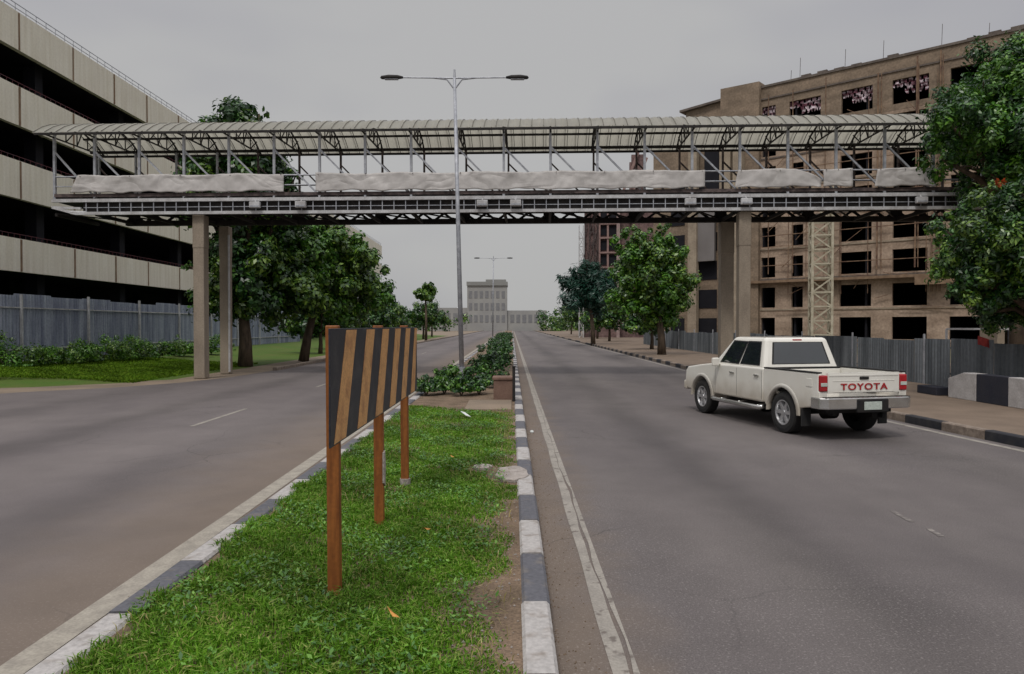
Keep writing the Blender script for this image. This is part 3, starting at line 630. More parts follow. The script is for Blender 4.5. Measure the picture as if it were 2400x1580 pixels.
def tarp(u0, u1, label, sl0=0, sl1=0, seed=0, bulge=0, sag=0.0):
    Yb = 25.85; s0 = (u0 - 1200) / F * (Yb - (u0 - 1200) * .00065); s1 = (u1 - 1200) / F * (Yb - (u1 - 1200) * .00065)
    L = s1 - s0; nx = max(10, int(L / .09)); nz_ = 12; vs = []
    r = random.Random(seed); ph = [r.uniform(0, 6) for _ in range(8)]
    t = thing('tarpaulin', label, 'tarpaulin', (0, 26, 0), TH, 'tarpaulins along the footbridge railing')
    for i in range(nx + 1):
        for j in range(nz_ + 1):
            v = j / nz_; q = i / nx
            e0 = s0 + sl0 * v; e1 = s1 - sl1 * v + bulge * math.sin(v * math.pi) * (1 if q > .5 else 0)
            x = e0 + (e1 - e0) * q
            # hanging creases: diagonal folds that start at tie points
            w1 = .05 * math.sin(x * 1.9 + v * 2.2 + ph[0]) + .035 * math.sin(x * 4.3 - v * 4.0 + ph[1]) + .02 * math.sin(x * 9.1 + v * 7 + ph[2]) + .012 * math.sin(x * 17 - v * 11 + ph[3])
            w1 += .03 * abs(math.sin(x * 2.7 + v * 3.1 + ph[4])) - .02 * abs(math.sin(x * 5.7 - v * 5 + ph[5]))
            top_ = 7.60 + .025 * math.sin(x * 2.1 + ph[6]) - .012 * abs(math.sin(x * 6 + ph[7])); bot = 6.95 + .02 * math.sin(x * 3 + ph[2]) + .015 * math.sin(x * 8.3)
            if sag: top_ -= sag * max(0, (q - .62) / .38) ** 2
            vs.append((x, -.09 - .42 * w1 * (0.3 + v * .8) - .03 * (1 - v), bot + (top_ - bot) * v))
    fs = [(i * (nz_ + 1) + j, (i + 1) * (nz_ + 1) + j, (i + 1) * (nz_ + 1) + j + 1, i * (nz_ + 1) + j + 1) for i in range(nx) for j in range(nz_)]
    m = MB(); m.add(vs, fs); o = obj('sheet', m, M['tarp'], t, smooth=True)
    so_ = o.modifiers.new('solid', 'SOLIDIFY'); so_.thickness = .006
    m = MB(); n_ = max(2, int(L / 1.7))
    for i in range(n_ + 1):
        x = s0 + .1 + sl0 + (L - .2 - sl0 - sl1) * i / n_; m.tube([(x, -.14, 7.54), (x + .02, -.03, 7.6), (x, .05, 7.54)], .012, 5)
    obj('tie', m, M['brown_steel'], t)
tarp(165, 665, 'crumpled grey tarpaulin with slanted end at the left of the footbridge railing', .28, 0, 1)
tarp(740, 1652, 'longest grey tarpaulin, tied across the middle of the footbridge railing', -.0, 0, 2)
tarp(1722, 1924, 'pale sagging tarpaulin on the railing above the right column', .12, -.05, 3, sag=.35)
tarp(1930, 1999, 'short pale tarpaulin between two gaps near the right end of the railing', 0, 0, 5)
tarp(2050, 2195, 'pale tarpaulin at the right end of the railing beside the tree', .1, .12, 6)

# ------------------------------------------------------------------ street lamps
def lamp(label, base, h, leanx):
    t = thing('street_lamp', label, 'street lamp', base, 0, 'double arm street lamps on the median')
    m = MB(); m.tube([(0, 0, 0), (leanx * .5, 0, h * .5), (leanx, 0, h)], [.085, .07, .05], 12); obj('pole', m, M['steel'], t, smooth=True)
    m = MB(); m.box(-.2, .2, -.2, .2, -.02, .03); m.tube([(0, 0, .03), (0, 0, .5)], .11, 10); obj('base_plate', m, M['steel'], t)
    m = MB(); m.tube([(leanx, 0, h - .02), (leanx, 0, h + .28)], [.05, .03], 10)
    for sg in (-1, 1): m.tube([(leanx + sg * .04, 0, h - .32), (leanx + sg * .25, 0, h - .05), (leanx + sg * .7, 0, h)], [.03, .025, .02], 6)
    obj('bracket', m, M['steel'], t)
    for sg in (-1, 1):
        m = MB(); m.tube([(leanx, 0, h), (leanx + sg * 1.75, 0, h + .02)], [.028, .024], 8); obj('arm', m, M['steel'], t)
        m = MB(); c = leanx + sg * 2.08
        m.tube([(c - sg * .38, 0, h + .02), (c - sg * .2, 0, h + .03), (c + sg * .1, 0, h + .03), (c + sg * .33, 0, h + .02), (c + sg * .37, 0, h + .01)], [.035, .07, .08, .055, .015], 10)
        hd = obj('lamp_head', m, M['dark_steel'], t, smooth=True)
        m = MB(); m.box(c - .22, c + .22, -.07, .07, h - .05, h - .042); obj('lens', m, M['steel'], hd)
    return t
lamp('tall double arm street lamp on the median in front of the footbridge', (-1.66, 23.6, .12), 10.05, -.24)
lamp('distant double arm street lamp on the median beyond the footbridge', (-2.45, 90, .1), 10.4, .1)

# ------------------------------------------------------------------ hazard board
hb = thing('hazard_board', 'striped black and orange hazard board on three brown timber posts in the grass', 'warning board', (-1.2, 4.9, .12))
ox, oy, oz = -1.2, 4.9, .12
for (x_, y_, w_) in ((-1.235, 4.93, .088), (-1.235, 6.6, .088), (-1.245, 8.25, .088)):
    m = MB(); m.beam((x_ - ox, y_ - oy, -.2), (x_ - ox - .01, y_ - oy, 2.0 - oz), w_, w_ * .8); obj('post', m, M['post'], hb, bevel=.008)
b0, b1, z0, z1 = 4.60 - oy, 8.80 - oy, 1.20 - oz, 1.98 - oz; bxp = -1.178 - ox
m = MB(); m.box(bxp - .012, bxp, b0, b1, z0, z1); bd = obj('board', m, M['sign_bk'], hb, bevel=.003)
def stripe_mesh(k):
    yb = 4.66 - oy + .71 * k + .03; w_ = .33; sl_ = .46 * (z1 - z0)
    poly = [(yb, z0 + .012), (yb + w_, z0 + .012), (yb + w_ + sl_, z1 - .012), (yb + sl_, z1 - .012)]
    poly = [(min(max(a, b0 + .01), b1 - .01), b) for a, b in poly]
    m_ = MB(); m_.prism([(a, b) for a, b in poly], bxp + .0005, bxp + .0035); return m_
for k in range(6): obj('stripe', stripe_mesh(k), M['sign_or'], bd)
m = MB(); m.beam((bxp - .03, b0 + .4, z0 + .08), (bxp - .03, b1 - .6, z0 + .08), .03, .05); m.beam((bxp - .03, b0 + .4, z1 - .08), (bxp - .03, b1 - .6, z1 - .08), .03, .05)
obj('batten', m, M['post'], hb)
m = MB(); m.prism([(1.66, .42), (1.72, .38), (1.735, .60), (1.70, .72), (1.662, .70)], .0, .018); obj('paint_flake', m, M['rubble'], hb)
m = MB(); m.tube([(-.045, 3.35, -.02), (-.045, 3.35, .1)], .062, 8); obj('concrete_foot', m, M['rubble'], hb)

# ------------------------------------------------------------------ median bits
m = MB(); m.box(-.24, .24, 0, .5, 0, .52); m.box(-.27, .27, -.03, .53, .52, .6)
o = obj('concrete_plinth', m, M['brown_conc'], bevel=.02, loc=(-.22, 17.65, .12)); tag(o, 'brown painted concrete plinth on the median near the right kerb', 'plinth')
m = MB(); m.box(-.5, .55, -1.1, .9, 0, .035); o = obj('paving_slab', m, M['sand'], loc=(-.56, 16.75, .12), bevel=.01); tag(o, 'pale concrete paving across the end of the median grass', 'paving')
m = MB(); m.tube([(0, 0, -.1), (0, 0, .85)], .035, 8); m.box(-.045, .045, -.045, .045, .85, .88); o = obj('marker_post', m, M['dark_steel'], loc=(.045, 17.5, .12)); tag(o, 'thin dark post beside the brown plinth', 'post')
def slab(name, label, cx, cy, r, h, seed, sq=1.0):
    rr = random.Random(seed); n = 18; poly = []
    for i in range(n):
        a = 2 * math.pi * i / n; q = r * rr.uniform(.86, 1.08); poly.append((q * math.cos(a) * .78, q * math.sin(a) * sq))
    m = MB(); m.prism(poly, 0, h, axis='z'); o = obj(name, m, M['rubble'], loc=(cx, cy, .12), bevel=.012); return tag(o, label, 'slab')
slab('concrete_slab', 'broken round concrete slab overlapping the right median kerb', .0, 8.85, .27, .05, 3, 1.6)
slab('concrete_slab', 'small crumbled concrete lump in the grass left of the round slab', -.38, 9.25, .16, .05, 5, .8)
m = MB(); m.box(-.05, .05, -.14, .14, 0, .012); o = obj('paper_scrap', m, M['white_paper'], loc=(-.93, 14.2, .22)); o.rotation_euler = (R(12), R(18), R(32)); tag(o, 'white paper scrap lying on the far grass of the median', 'litter')
for (x_, y_, a, s_, lb) in ((-.74, 4.35, 55, 1.0, 'curled orange dead leaf on the near grass'), (-.82, 9.6, 60, .9, 'small yellowed leaf on the middle of the grass'), (-.75, 6.15, 20, .5, 'tiny pale leaf in the grass behind the curled orange one')):
    m = MB(); L_ = .085 * s_
    m.add([(-L_, 0, .01), (-.3 * L_, .25 * L_, .0), (.5 * L_, .2 * L_, .012), (L_, 0, .02), (.5 * L_, -.22 * L_, .0), (-.3 * L_, -.25 * L_, .012)], [(0, 1, 2, 3, 4, 5)])
    o = obj('dead_leaf', m, M['dry_leaf'], loc=(x_, y_, .225)); o.rotation_euler = (R(-25), R(10), R(-a)); tag(o, lb, 'leaf')
m = MB(); m.lathe([(0, .0), (0, .03), (.02, .038), (.045, .025), (.05, 0)], (0, 0, 0), 'z', 9); o = obj('stone', m, M['white_paper'], loc=(.37, 13.2, 0)); tag(o, 'small white stone on the asphalt beside the right median kerb', 'stone')
for i, (x_, y_, r_) in enumerate(((-2.3, 19.0, .35), (-1.85, 19.4, .4), (-1.35, 18.9, .38), (-.9, 19.3, .36), (-2.1, 21.5, .42), (-1.2, 21.6, .42), (-.5, 21.2, .4))):
    t = thing('median_shrub', ['leafy shrub at the left edge behind the median grass', 'second leafy shrub behind the median grass', 'third leafy shrub behind the median grass',
         'leafy shrub left of the brown plinth', 'rear shrub at the left of the lamp pole', 'rear shrub to the right of the first row of median shrubs', 'rear shrub behind the brown plinth'][i], 'shrub', (x_, y_, .12), 0, 'low shrubs on the median')
    m = MB()
    for j in range(6): a = j * 1.05; m.tube([(0, 0, 0), (r_ * .5 * math.cos(a), r_ * .5 * math.sin(a), r_ * .9)], [.014, .006], 5)
    obj('stems', m, M['bark'], t)
    leaves('foliage', [(0, 0, r_ * .75, r_)], 1500, .10, [G1, G2], t, elong=2.2)
# hedge far along the median, uncountable
hc = [(random.uniform(-2.2, -.2), yv, .4, random.uniform(.3, .5)) for yv in np.arange(28, 140, 1.4)]
o = leaves('ground_cover', hc, 20000, .16, [G1], None); tag(o, 'low green planting along the far median', 'ground cover', None, 'stuff')

# ------------------------------------------------------------------ right side: barrier, fence, guard house
bw = thing('barrier_wall', 'low concrete barrier with black and white painted blocks on the right pavement', 'barrier', (11.4, 18.55, .13), 0)
y = 0.
for i in range(9):
    L_ = 1.12
    if i == 0: poly = [(0, 0), (0, .5), (-.62, .68), (-L_ + .01, .68), (-L_ + .01, 0)]
    else: poly = [(y - .005, 0), (y - .005, .68), (y - L_ + .005, .68), (y - L_ + .005, 0)]
    m = MB(); m.prism(poly, 0, .3); obj('block', m, M['wht_wall'] if i % 2 == 0 else M['blk_wall'], bw, bevel=.015); y -= L_
m = MB(); m.box(-.15, .25, 0, .9, 0, .22); o = obj('kerb_block', m, M['blk_wall'], bevel=.02, loc=(11.45, 18.9, .13)); tag(o, 'low black kerb block beyond the end of the painted barrier', 'kerb block')
gf = thing('sheet_fence', 'dark grey corrugated sheet fence behind the painted barrier', 'fence', (13.3, 8, .13), 0)
yy = 0
while yy < 62:
    corr_sheet(gf, M['grey_fence'], yy, yy + 1.9, 0, 1.42 + random.uniform(-.08, .06), x=random.uniform(-.04, .0), dep=-.03, pitch=.16); yy += 1.93
m = MB(); m.beam((.06, 0, 1.2), (.06, 62, 1.2), .05); m.beam((.06, 0, .4), (.06, 62, .4), .05); obj('rail', m, M['steel'], gf)
for i in range(13):
    m = MB(); m.beam((-.07, 4.8 * i + .4, -.05), (-.07, 4.8 * i + .4, 1.6), .05); obj('post', m, M['steel'], gf)
gh = thing('guard_house', 'small cream guard house with dark window behind the grey fence', 'building', (21.3, 31, 0), R(-20))
m = MB()
for x_ in (-.0, 2.2, 4.6, 7.0): m.box(x_ - .14, x_ + .14, -.14, .14, 0, 2.55)
m.box(-.4, 7.4, -.3, 3.2, 2.55, 2.85); obj('frame', m, M['site_pale'], gh, bevel=.02)
m = MB(); m.box(.14, 7, .02, .12, 0, 1.0); m.box(0, 7, 3.0, 3.1, 0, 2.55); m.box(-.05, .05, .14, 3, 0, 2.55); obj('wall', m, M['site_pale'], gh)
m = MB(); m.box(.3, 2.06, .06, .09, 1.2, 2.4); m.box(2.34, 4.46, .06, .09, 1.2, 2.4); m.box(4.74, 6.86, .06, .09, 1.2, 2.4); obj('window', m, M['sign_bk'], gh)
m = MB(); m.beam((-2.2, -.8, 1.85), (4.6, -.8, 1.85), .08); m.beam((-2.2, -.8, 0), (-2.2, -.8, 1.85), .08); m.beam((4.6, -.8, 0), (4.6, -.8, 1.85), .08)
o = obj('gate_rail', m, M['white_steel'], loc=(21.3, 31, 0)); o.rotation_euler.z = R(-20); tag(o, 'white horizontal rail in front of the guard house', 'rail')
m = MB()
for i in range(3): m.add([(i * .12, .02 * (i % 2), 0 - .04 * i), ((i + 1) * .12, .02 * ((i + 1) % 2), -.04 * (i + 1)), ((i + 1) * .12, .0, -.22 - .05 * (i + 1)), (i * .12, .0, -.25 - .03 * i)], [(0, 1, 2, 3)])
o = obj('red_cloth', m, M['red_cloth'], loc=(12.95, 19.75, 1.72)); tag(o, 'small red cloth snagged on top of the grey fence', 'cloth')

# ------------------------------------------------------------------ unfinished building on the right
OX, OY = 25.5, 73.3; DX, DY = .749, -.663
ub = thing('unfinished_building', 'large unfinished brown concrete building with empty window openings', 'building', (OX, OY, 0), math.atan2(DY, DX))
def s_of(u, yl=0.0):      # along-facade coordinate that is seen at photo column u
    k = (u - 1200) / F; ox_ = OX - DY * yl; oy_ = OY + DX * yl
    return (k * oy_ - ox_) / (DX - k * DY)
SE = 40.0; TOPZ = 26.4
cols_lo = [(1783, 1816), (1854, 1881), (1967, 2041), (2090, 2172), (2225, 2320)]
cols_hi = [(1783, 1815), (1847, 1920), (1968, 2041), (2087, 2172), (2222, 2320)]
rows = [24.35 - 3.08 * i for i in range(8)]
def facade(cols_, rws, z0, z1, H_=2.2):
    m = MB(); xs_ = [0.0]
    for a, b in cols_: xs_ += [s_of(a), s_of(b)]
    sp = 6.0; last = xs_[-1]
    while last + 6 < SE: xs_ += [last + 1.8, last + 5.0]; last += 5.0
    xs_.append(SE)
    for i in range(0, len(xs_) - 1, 2): m.box(xs_[i], xs_[i + 1], 0, .35, z0, z1)
    edges = []; 
    zz = [z1] + [v for r_ in rws for v in (r_, r_ - H_)] + [z0]
    for i in range(1, len(xs_) - 1, 2):
        for j in range(0, len(zz), 2): m.box(xs_[i], xs_[i + 1], .01, .33, zz[j + 1], zz[j])
    return m, xs_
m, xh = facade(cols_hi, rows[:1], 21.6, TOPZ); obj('upper_wall', m, M['site'], ub)
m, xl = facade(cols_lo, rows[1:], 0, 21.58, 2.05); obj('wall', m, mat('lower_wall_render', (.41, .31, .235), (.26, .19, .14), scale=.5, bscale=5, fine=.2, stretch=(1, 1, 2)), ub)  # lower wall is a lighter brown than the upper wall
m = MB(); m.box(-.05, SE, -.12, .4, TOPZ - .1, TOPZ + .12); m.box(-.02, SE, -.1, 0, TOPZ - 1.35, TOPZ - 1.2)
for s_ in np.arange(1, SE, 1.55): m.box(s_, s_ + .9, -.06, .3, TOPZ + .12, TOPZ + .12 + random.choice((.1, .18, .0)))
obj('cornice', m, M['site2'], ub)
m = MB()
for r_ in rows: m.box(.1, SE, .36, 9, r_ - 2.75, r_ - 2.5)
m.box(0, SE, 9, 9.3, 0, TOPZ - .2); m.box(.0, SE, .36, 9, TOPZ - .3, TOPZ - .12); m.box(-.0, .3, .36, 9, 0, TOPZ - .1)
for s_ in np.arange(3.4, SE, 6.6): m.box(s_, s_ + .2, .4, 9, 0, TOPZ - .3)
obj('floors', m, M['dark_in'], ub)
for r_ in rows[1:]:
    m = MB(); m.box(-.03, SE, -.07, 0, r_ - 2.35, r_ - 2.2); obj('ledge', m, M['site_pale'] if random.random() < .3 else M['site2'], ub)
for a in (1, 3, 5, 7):
    m = MB(); nx = 18; x0, x1 = xh[a], xh[a + 1]; vs = []
    for i in range(nx + 1):
        for j in range(7):
            v = j / 6; vs.append((x0 + (x1 - x0) * i / nx, .18 + .1 * math.sin(i * 1.3 + j * 2), 24.3 - 2.05 * v * (1 if i % 3 else .8)))
    m.add(vs, [(i * 7 + j, (i + 1) * 7 + j, (i + 1) * 7 + j + 1, i * 7 + j + 1) for i in range(nx) for j in range(6) if (i * 5 + j * 3 + a) % 7 > 1 and j < 4 and (i > 5 or j < 2)])
    obj('window_clutter', m, M['win_clutter'], ub)  # ragged mottled sheet filling part of the opening
m = MB(); r = random.Random(4)
for u in (1803, 1860, 1933, 2056, 2066, 2145, 2152, 2200, 2209):
    s_ = s_of(u); z_ = r.uniform(8, 18); m.beam((s_, -.35, z_ * 0 + 7.2), (s_ + r.uniform(-.1, .1), -.35, TOPZ - .6 + r.uniform(-1, .4)), .12 if u in (2056, 2145, 2200) else .07)
for z_ in (8.0, 11.2, 14.3, 17.4, 20.5): m.beam((.3, -.4, z_ + r.uniform(-.2, .2)), (SE - 10, -.4, z_ + r.uniform(-.3, .3)), .07)
for r_ in rows[1:]:
    for k_ in range(9):
        a_ = r.uniform(0, 24); m.beam((a_, -.25, r_ - 2.3 + r.uniform(-.3, .3)), (a_ + r.uniform(1, 4), -.28, r_ - 2.3 + r.uniform(-.3, .3)), .05)
for k_ in range(16):
    s_ = r.uniform(0, 26); m.beam((s_, -.3, 5), (s_ + r.uniform(-.1, .1), -.3, r.uniform(14, 25)), .05)
for i in range(50):
    s_ = r.uniform(0, 26); z_ = r.uniform(4, 22); m.beam((s_, -.3, z_), (s_ + r.uniform(-1.5, 1.5), -.3, z_ + r.uniform(.3, 1.6)), .05)
obj('scaffold', m, M['timber'], ub)
for u in (1849, 1870, 1975, 2064, 2200, 2310):
    s_ = s_of(u); m = MB(); m.beam((s_, .1, TOPZ), (s_ + .05, .1, TOPZ + r.uniform(1.0, 2.2)), .035); obj('rebar', m, M['brown_steel'], ub)
m = MB(); m.box(s_of(1690), SE - 12, -.9, -.1, 6.3, 6.55); m.box(s_of(2150), s_of(2260), -1.2, -.9, 5.6, 6.5); obj('canopy', m, M['joint'], ub)
# stair tower and left wing
def zat(u, y, yl=0.0): s_ = s_of(u, yl); Yw = OY + DY * s_ + DX * yl; return 2 + (763 - y) / F * Yw
s0, s1 = s_of(1686, -.6), s_of(1776, -.6)
m = MB(); m.prism([(s0, 0), (s1, 0), (s1, zat(1776, 194, -.6)), (s0, zat(1686, 212, -.6))], -.6, 5, axis='y'); 
st = obj('stair_tower', m, M['site'], ub)
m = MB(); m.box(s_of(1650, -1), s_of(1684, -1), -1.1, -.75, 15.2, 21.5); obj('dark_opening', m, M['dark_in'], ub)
m = MB(); m.box(s_of(1685, -1.2), s_of(1710, -1.2), -1.3, -.7, 0, 21.8); m.box(s_of(1716, -1.2), s_of(1738, -1.2), -1.3, -.7, 0, 21.8); m.box(s_of(1612, -1.2), s_of(1632, -1.2), -1.3, -.7, 0, 22); obj('pier', m, M['site_pale'], ub)
m = MB(); m.box(s_of(1633, -.9), s_of(1674, -.9), -1.0, -.65, 8.9, 15.0); obj('sheet_panel', m, M['grey_panel'], ub)
sW = s_of(1530, 0); sM = s_of(1606, 0)
m = MB(); m.prism([(sM, 0), (s0 - .02, 0), (s0 - .02, zat(1686, 240)), (sM, zat(1606, 264))], 0, 6, axis='y'); m.box(sW, sM, .02, 6, 0, zat(1570, 300))
obj('wing_wall', m, M['site'], ub)
m = MB(); m.prism([(sM - .6, zat(1606, 266)), (s0 - .02, zat(1686, 242)), (s0 - .02, zat(1686, 237)), (sM - .6, zat(1606, 261))], -.4, 6.2, axis='y'); obj('wing_roof_edge', m, M['site2'], ub)
for i, (a, b) in enumerate(((1572, 1604), (1636, 1680))):
    for r_ in rows[2:]: m = MB(); m.box(s_of(a), s_of(b), -.06, -.004, r_ - 2.0, r_); obj('wing_opening', m, M['dark_in'], ub)  # dark plates on the wall, opening shade put into their colour
# scaffold mast (lattice) in front
def lattice(name, label, cat, base, w, h, step, t1, t2, mt, rz=0):
    t = thing(name, label, cat, base, rz); m = MB(); a = w / 2
    for x_ in (-a, a):
        for y_ in (-a, a): m.beam((x_, y_, 0), (x_, y_, h), t1)
    obj('leg_frame', m, mt, t); m = MB(); z = 0; k = 0
    while z < h - step:
        for (p, q) in (((-a, -a), (a, -a)), ((a, -a), (a, a)), ((a, a), (-a, a)), ((-a, a), (-a, -a))):
            if k % 2: p, q = q, p
            m.beam((p[0], p[1], z), (q[0], q[1], z + step), t2); m.beam((p[0], p[1], z), (q[0], q[1], z), t2)
        z += step; k += 1
    obj('lattice', m, mt, t); return t
lattice('lattice_mast', 'cream lattice mast in front of the unfinished building', 'mast', (26.25, 60.5, 0), 1.55, 13.6, 1.2, .19, .12, M['crane'], R(-14))
lattice('scaffold_tower', 'thin pale scaffold tower left of the far brown building', 'scaffold', (10.8, 111, 0), .65, 17.6, 1.3, .09, .07, M['white_steel'], 0)

# far brown building
fbz = thing('block_building', 'unfinished brown block building with pink framed balconies beyond the footbridge', 'building', (11.45, 112, 0), R(-8))
m = MB(); m.box(0, 5.6, 0, 14, 0, 21.5); m.box(5.6, 12, .6, 14, 0, 20); obj('wall', m, M['purple'], fbz)
m = MB(); m.box(7.2, 9.2, .1, 1, 20, 28.6); m.box(6.9, 7.2, -.1, 1, 18, 27.4); obj('stair_tower', m, M['purple'], fbz)
m = MB(); m.beam((6.0, -.1, 23), (8.3, -.1, 29), .4); m.beam((7.4, -.1, 22.5), (9.6, -.1, 28), .3); obj('tower_brace', m, mat('pink_render', (.30, .2, .18), (.22, .14, .13), scale=1), fbz)
for zz in (11.3, 13.6, 15.9, 9.0, 18.1):
    m = MB(); m.box(2.2, 5.4, -.5, 0, zz - .35, zz - .1); m.box(2.2, 2.45, -.5, 0, zz - .1, zz + 2.0); m.box(3.45, 3.75, -.4, 0, zz - .1, zz + 2.0); fr = obj('balcony_frame', m, mat('pink_render', (.30, .2, .18), (.22, .14, .13), scale=1), fbz)
    m = MB(); m.box(2.5, 3.42, -.12, -.02, zz + .2, zz + 1.7); obj('opening', m, M['dark_in'], fr)  # dark plate imitating the shaded opening by its colour
    m = MB(); m.box(3.8, 4.9, -.12, -.02, zz + .2, zz + 1.7); obj('opening', m, M['dark_in'], fr)
m = MB(); r = random.Random(8)
for i in range(60):
    a = r.uniform(0, 2.1); z_ = r.uniform(8, 20); m.beam((a, -.25, z_), (a + r.uniform(-.4, .4), -.25, z_ + r.uniform(.6, 2)), .1)
for a in (0., .7, 1.4, 2.1): m.beam((a, -.3, 0), (a, -.3, 21.5), .12)
obj('scaffold', m, M['brown_steel'], fbz)
m = MB(); m.beam((5.2, -.8, 0), (5.2, -.8, 21.3), .5); obj('hoist_mast', m, mat('pale_pink', (.36, .28, .26), (.28, .2, .19), scale=2), fbz)

# far pale terminal at the end of the road
tb = thing('terminal_building', 'pale flat roofed building far down the road', 'building', (-9.2, 260, 0))
m = MB(); m.box(-7.2, 7.4, 0, 12, 0, 16.6); m.box(-24, -7.2, 1, 12, 0, 8.5); m.box(7.4, 22, 1, 12, 0, 7.5); obj('wall', m, M['far'], tb)
m = MB(); m.box(-7.4, 7.6, -.5, 12.5, 16.6, 18.0); m.box(-.4, 7, -.2, 8, 18.0, 18.8); obj('roof', m, mat('hazed_far_roof', (.25, .25, .24), (.22, .22, .21), scale=.3), tb)  # roof greyed pale to imitate distance haze
fw = mat('hazed_far_window', (.22, .22, .225), (.18, .18, .19), scale=1)  # panes kept pale, haze painted into their colour
def fwin(a, b, y_, z0_, z1_): m_ = MB(); m_.box(a, b, y_, y_ + .1, z0_, z1_); obj('window', m_, fw, tb)
for zz in (3.2, 7.6, 12):
    for i in range(7): fwin(-6.6 + 2 * i, -5.4 + 2 * i, -.09, zz, zz + 2.6)
for i in range(6): fwin(-22.8 + 2.6 * i, -21.2 + 2.6 * i, .91, 3, 6.5); fwin(8.6 + 2.2 * i, 10 + 2.2 * i, .91, 3, 6)

# ------------------------------------------------------------------ trees
C1 = [cl(2290, 225, 22, 85), cl(2365, 150, 22.5, 78), cl(2228, 300, 21.5, 74), cl(2320, 320, 22, 105), cl(2205, 375, 22.2, 52), cl(2285, 395, 22.8, 72),
      cl(2420, 260, 22, 135), cl(2450, 120, 23, 80), cl(2500, 350, 22, 150), cl(2370, 420, 24, 85), cl(2400, 200, 23.5, 100), cl(2340, 290, 24, 110), cl(2450, 430, 23, 110)]
tree('broadleaf_tree', 'tall dark broadleaf tree overhanging the right end of the footbridge', (16.2, 22.6, 0), C1, 80000, .165, [G1, G2], .3, elong=2.4)
C2 = [cl(2392, 455, 17, 60), cl(2275, 525, 17.6, 66), cl(2218, 545, 18, 42), cl(2335, 565, 17, 85), cl(2250, 625, 17.8, 62), cl(2315, 675, 17.4, 70),
      cl(2400, 610, 17, 105), cl(2255, 700, 17.8, 32), cl(2480, 540, 17, 120), cl(2385, 690, 18.2, 70), cl(2310, 735, 18, 36), cl(2270, 590, 18.5, 60), cl(2360, 720, 19, 60), cl(2350, 500, 18.5, 60), cl(2300, 600, 19.2, 90)]
fl = tree('flowering_tree', 'leafy flowering tree with an orange blossom over the grey fence on the right', (14.2, 17.6, 0), C2, 56000, .135, [G1, G4], .2, elong=2.4)
p = at(2341, 428, 16.0) - Vector((14.2, 17.6, 0))
m = MB(); r = random.Random(2)
for i in range(26):
    d = Vector((r.gauss(0, 1), r.gauss(0, 1), r.gauss(0, 1))).normalized(); a = p + d * .03; b = p + d * .13; s_ = d.cross(Vector((.3, .2, 1))).normalized() * .035
    m.add([a, a.lerp(b, .6) + s_, b, a.lerp(b, .6) - s_], [(0, 1, 2, 3)])
obj('blossom', m, M['flower'], fl)
C3 = [cl(566, 258, 34, 40), cl(528, 275, 34, 22), cl(610, 270, 34, 20), cl(560, 345, 34, 90), cl(475, 412, 34.5, 48), cl(640, 405, 36, 58), cl(694, 415, 35, 24), cl(560, 450, 34.5, 110),
      cl(500, 600, 35, 40), cl(560, 590, 34.5, 95), cl(650, 500, 36, 80), cl(560, 690, 35, 80), cl(620, 660, 36, 90), cl(480, 480, 35, 45), cl(442, 622, 35, 12)]
tree('almond_tree', 'tall broad leaved tree rising above the left end of the footbridge roof', (-13.0, 34.6, .1), C3, 64000, .27, [G1, G4], .3, elong=1.9)
C4 = [cl(705, 580, 38, 66), cl(770, 565, 39, 52), cl(790, 610, 40, 72), cl(855, 630, 42, 52), cl(725, 660, 38, 80), cl(820, 690, 41, 70), cl(895, 690, 43, 42), cl(680, 640, 39, 60), cl(870, 585, 42, 24)]
tree('almond_tree', 'bushy broad leaved tree below the footbridge beam left of the road', (-11.6, 39.5, .1), C4, 42000, .27, [G4, G2], .24, elong=1.9)
C5 = [cl(1530, 585, 45, 48), cl(1478, 565, 45, 34), cl(1575, 592, 45, 38), cl(1520, 640, 45, 70), cl(1588, 665, 45, 48), cl(1475, 690, 45, 50), cl(1540, 700, 46, 70), cl(1500, 545, 46, 22), cl(1550, 545, 46, 24), cl(1480, 615, 46, 38)]
tree('mango_tree', 'bright green tree right of the road below the footbridge', (9.6, 45.5, .1), C5, 36000, .25, [G2, G4], .24, elong=2.0)
C6 = [cl(1372, 640, 70, 30), cl(1400, 655, 70, 34), cl(1335, 668, 70, 24), cl(1425, 672, 70, 30), cl(1380, 690, 70, 50), cl(1345, 640, 70, 14), cl(1318, 655, 70, 12), cl(1375, 618, 70, 12)]
tree('feathery_tree', 'dark blue green feathery tree beside the far brown building', (8.0, 70, .1), C6, 12000, .55, [G3], .2, elong=4.5, jitter=1.2)
C7 = [cl(1006, 672, 90, 12), cl(1000, 690, 90, 20), cl(985, 690, 90, 14)]
tree('small_tree', 'small distant tree top left of the far pale building', (-10.9, 90, .1), C7, 3000, .5, [G4], .15)
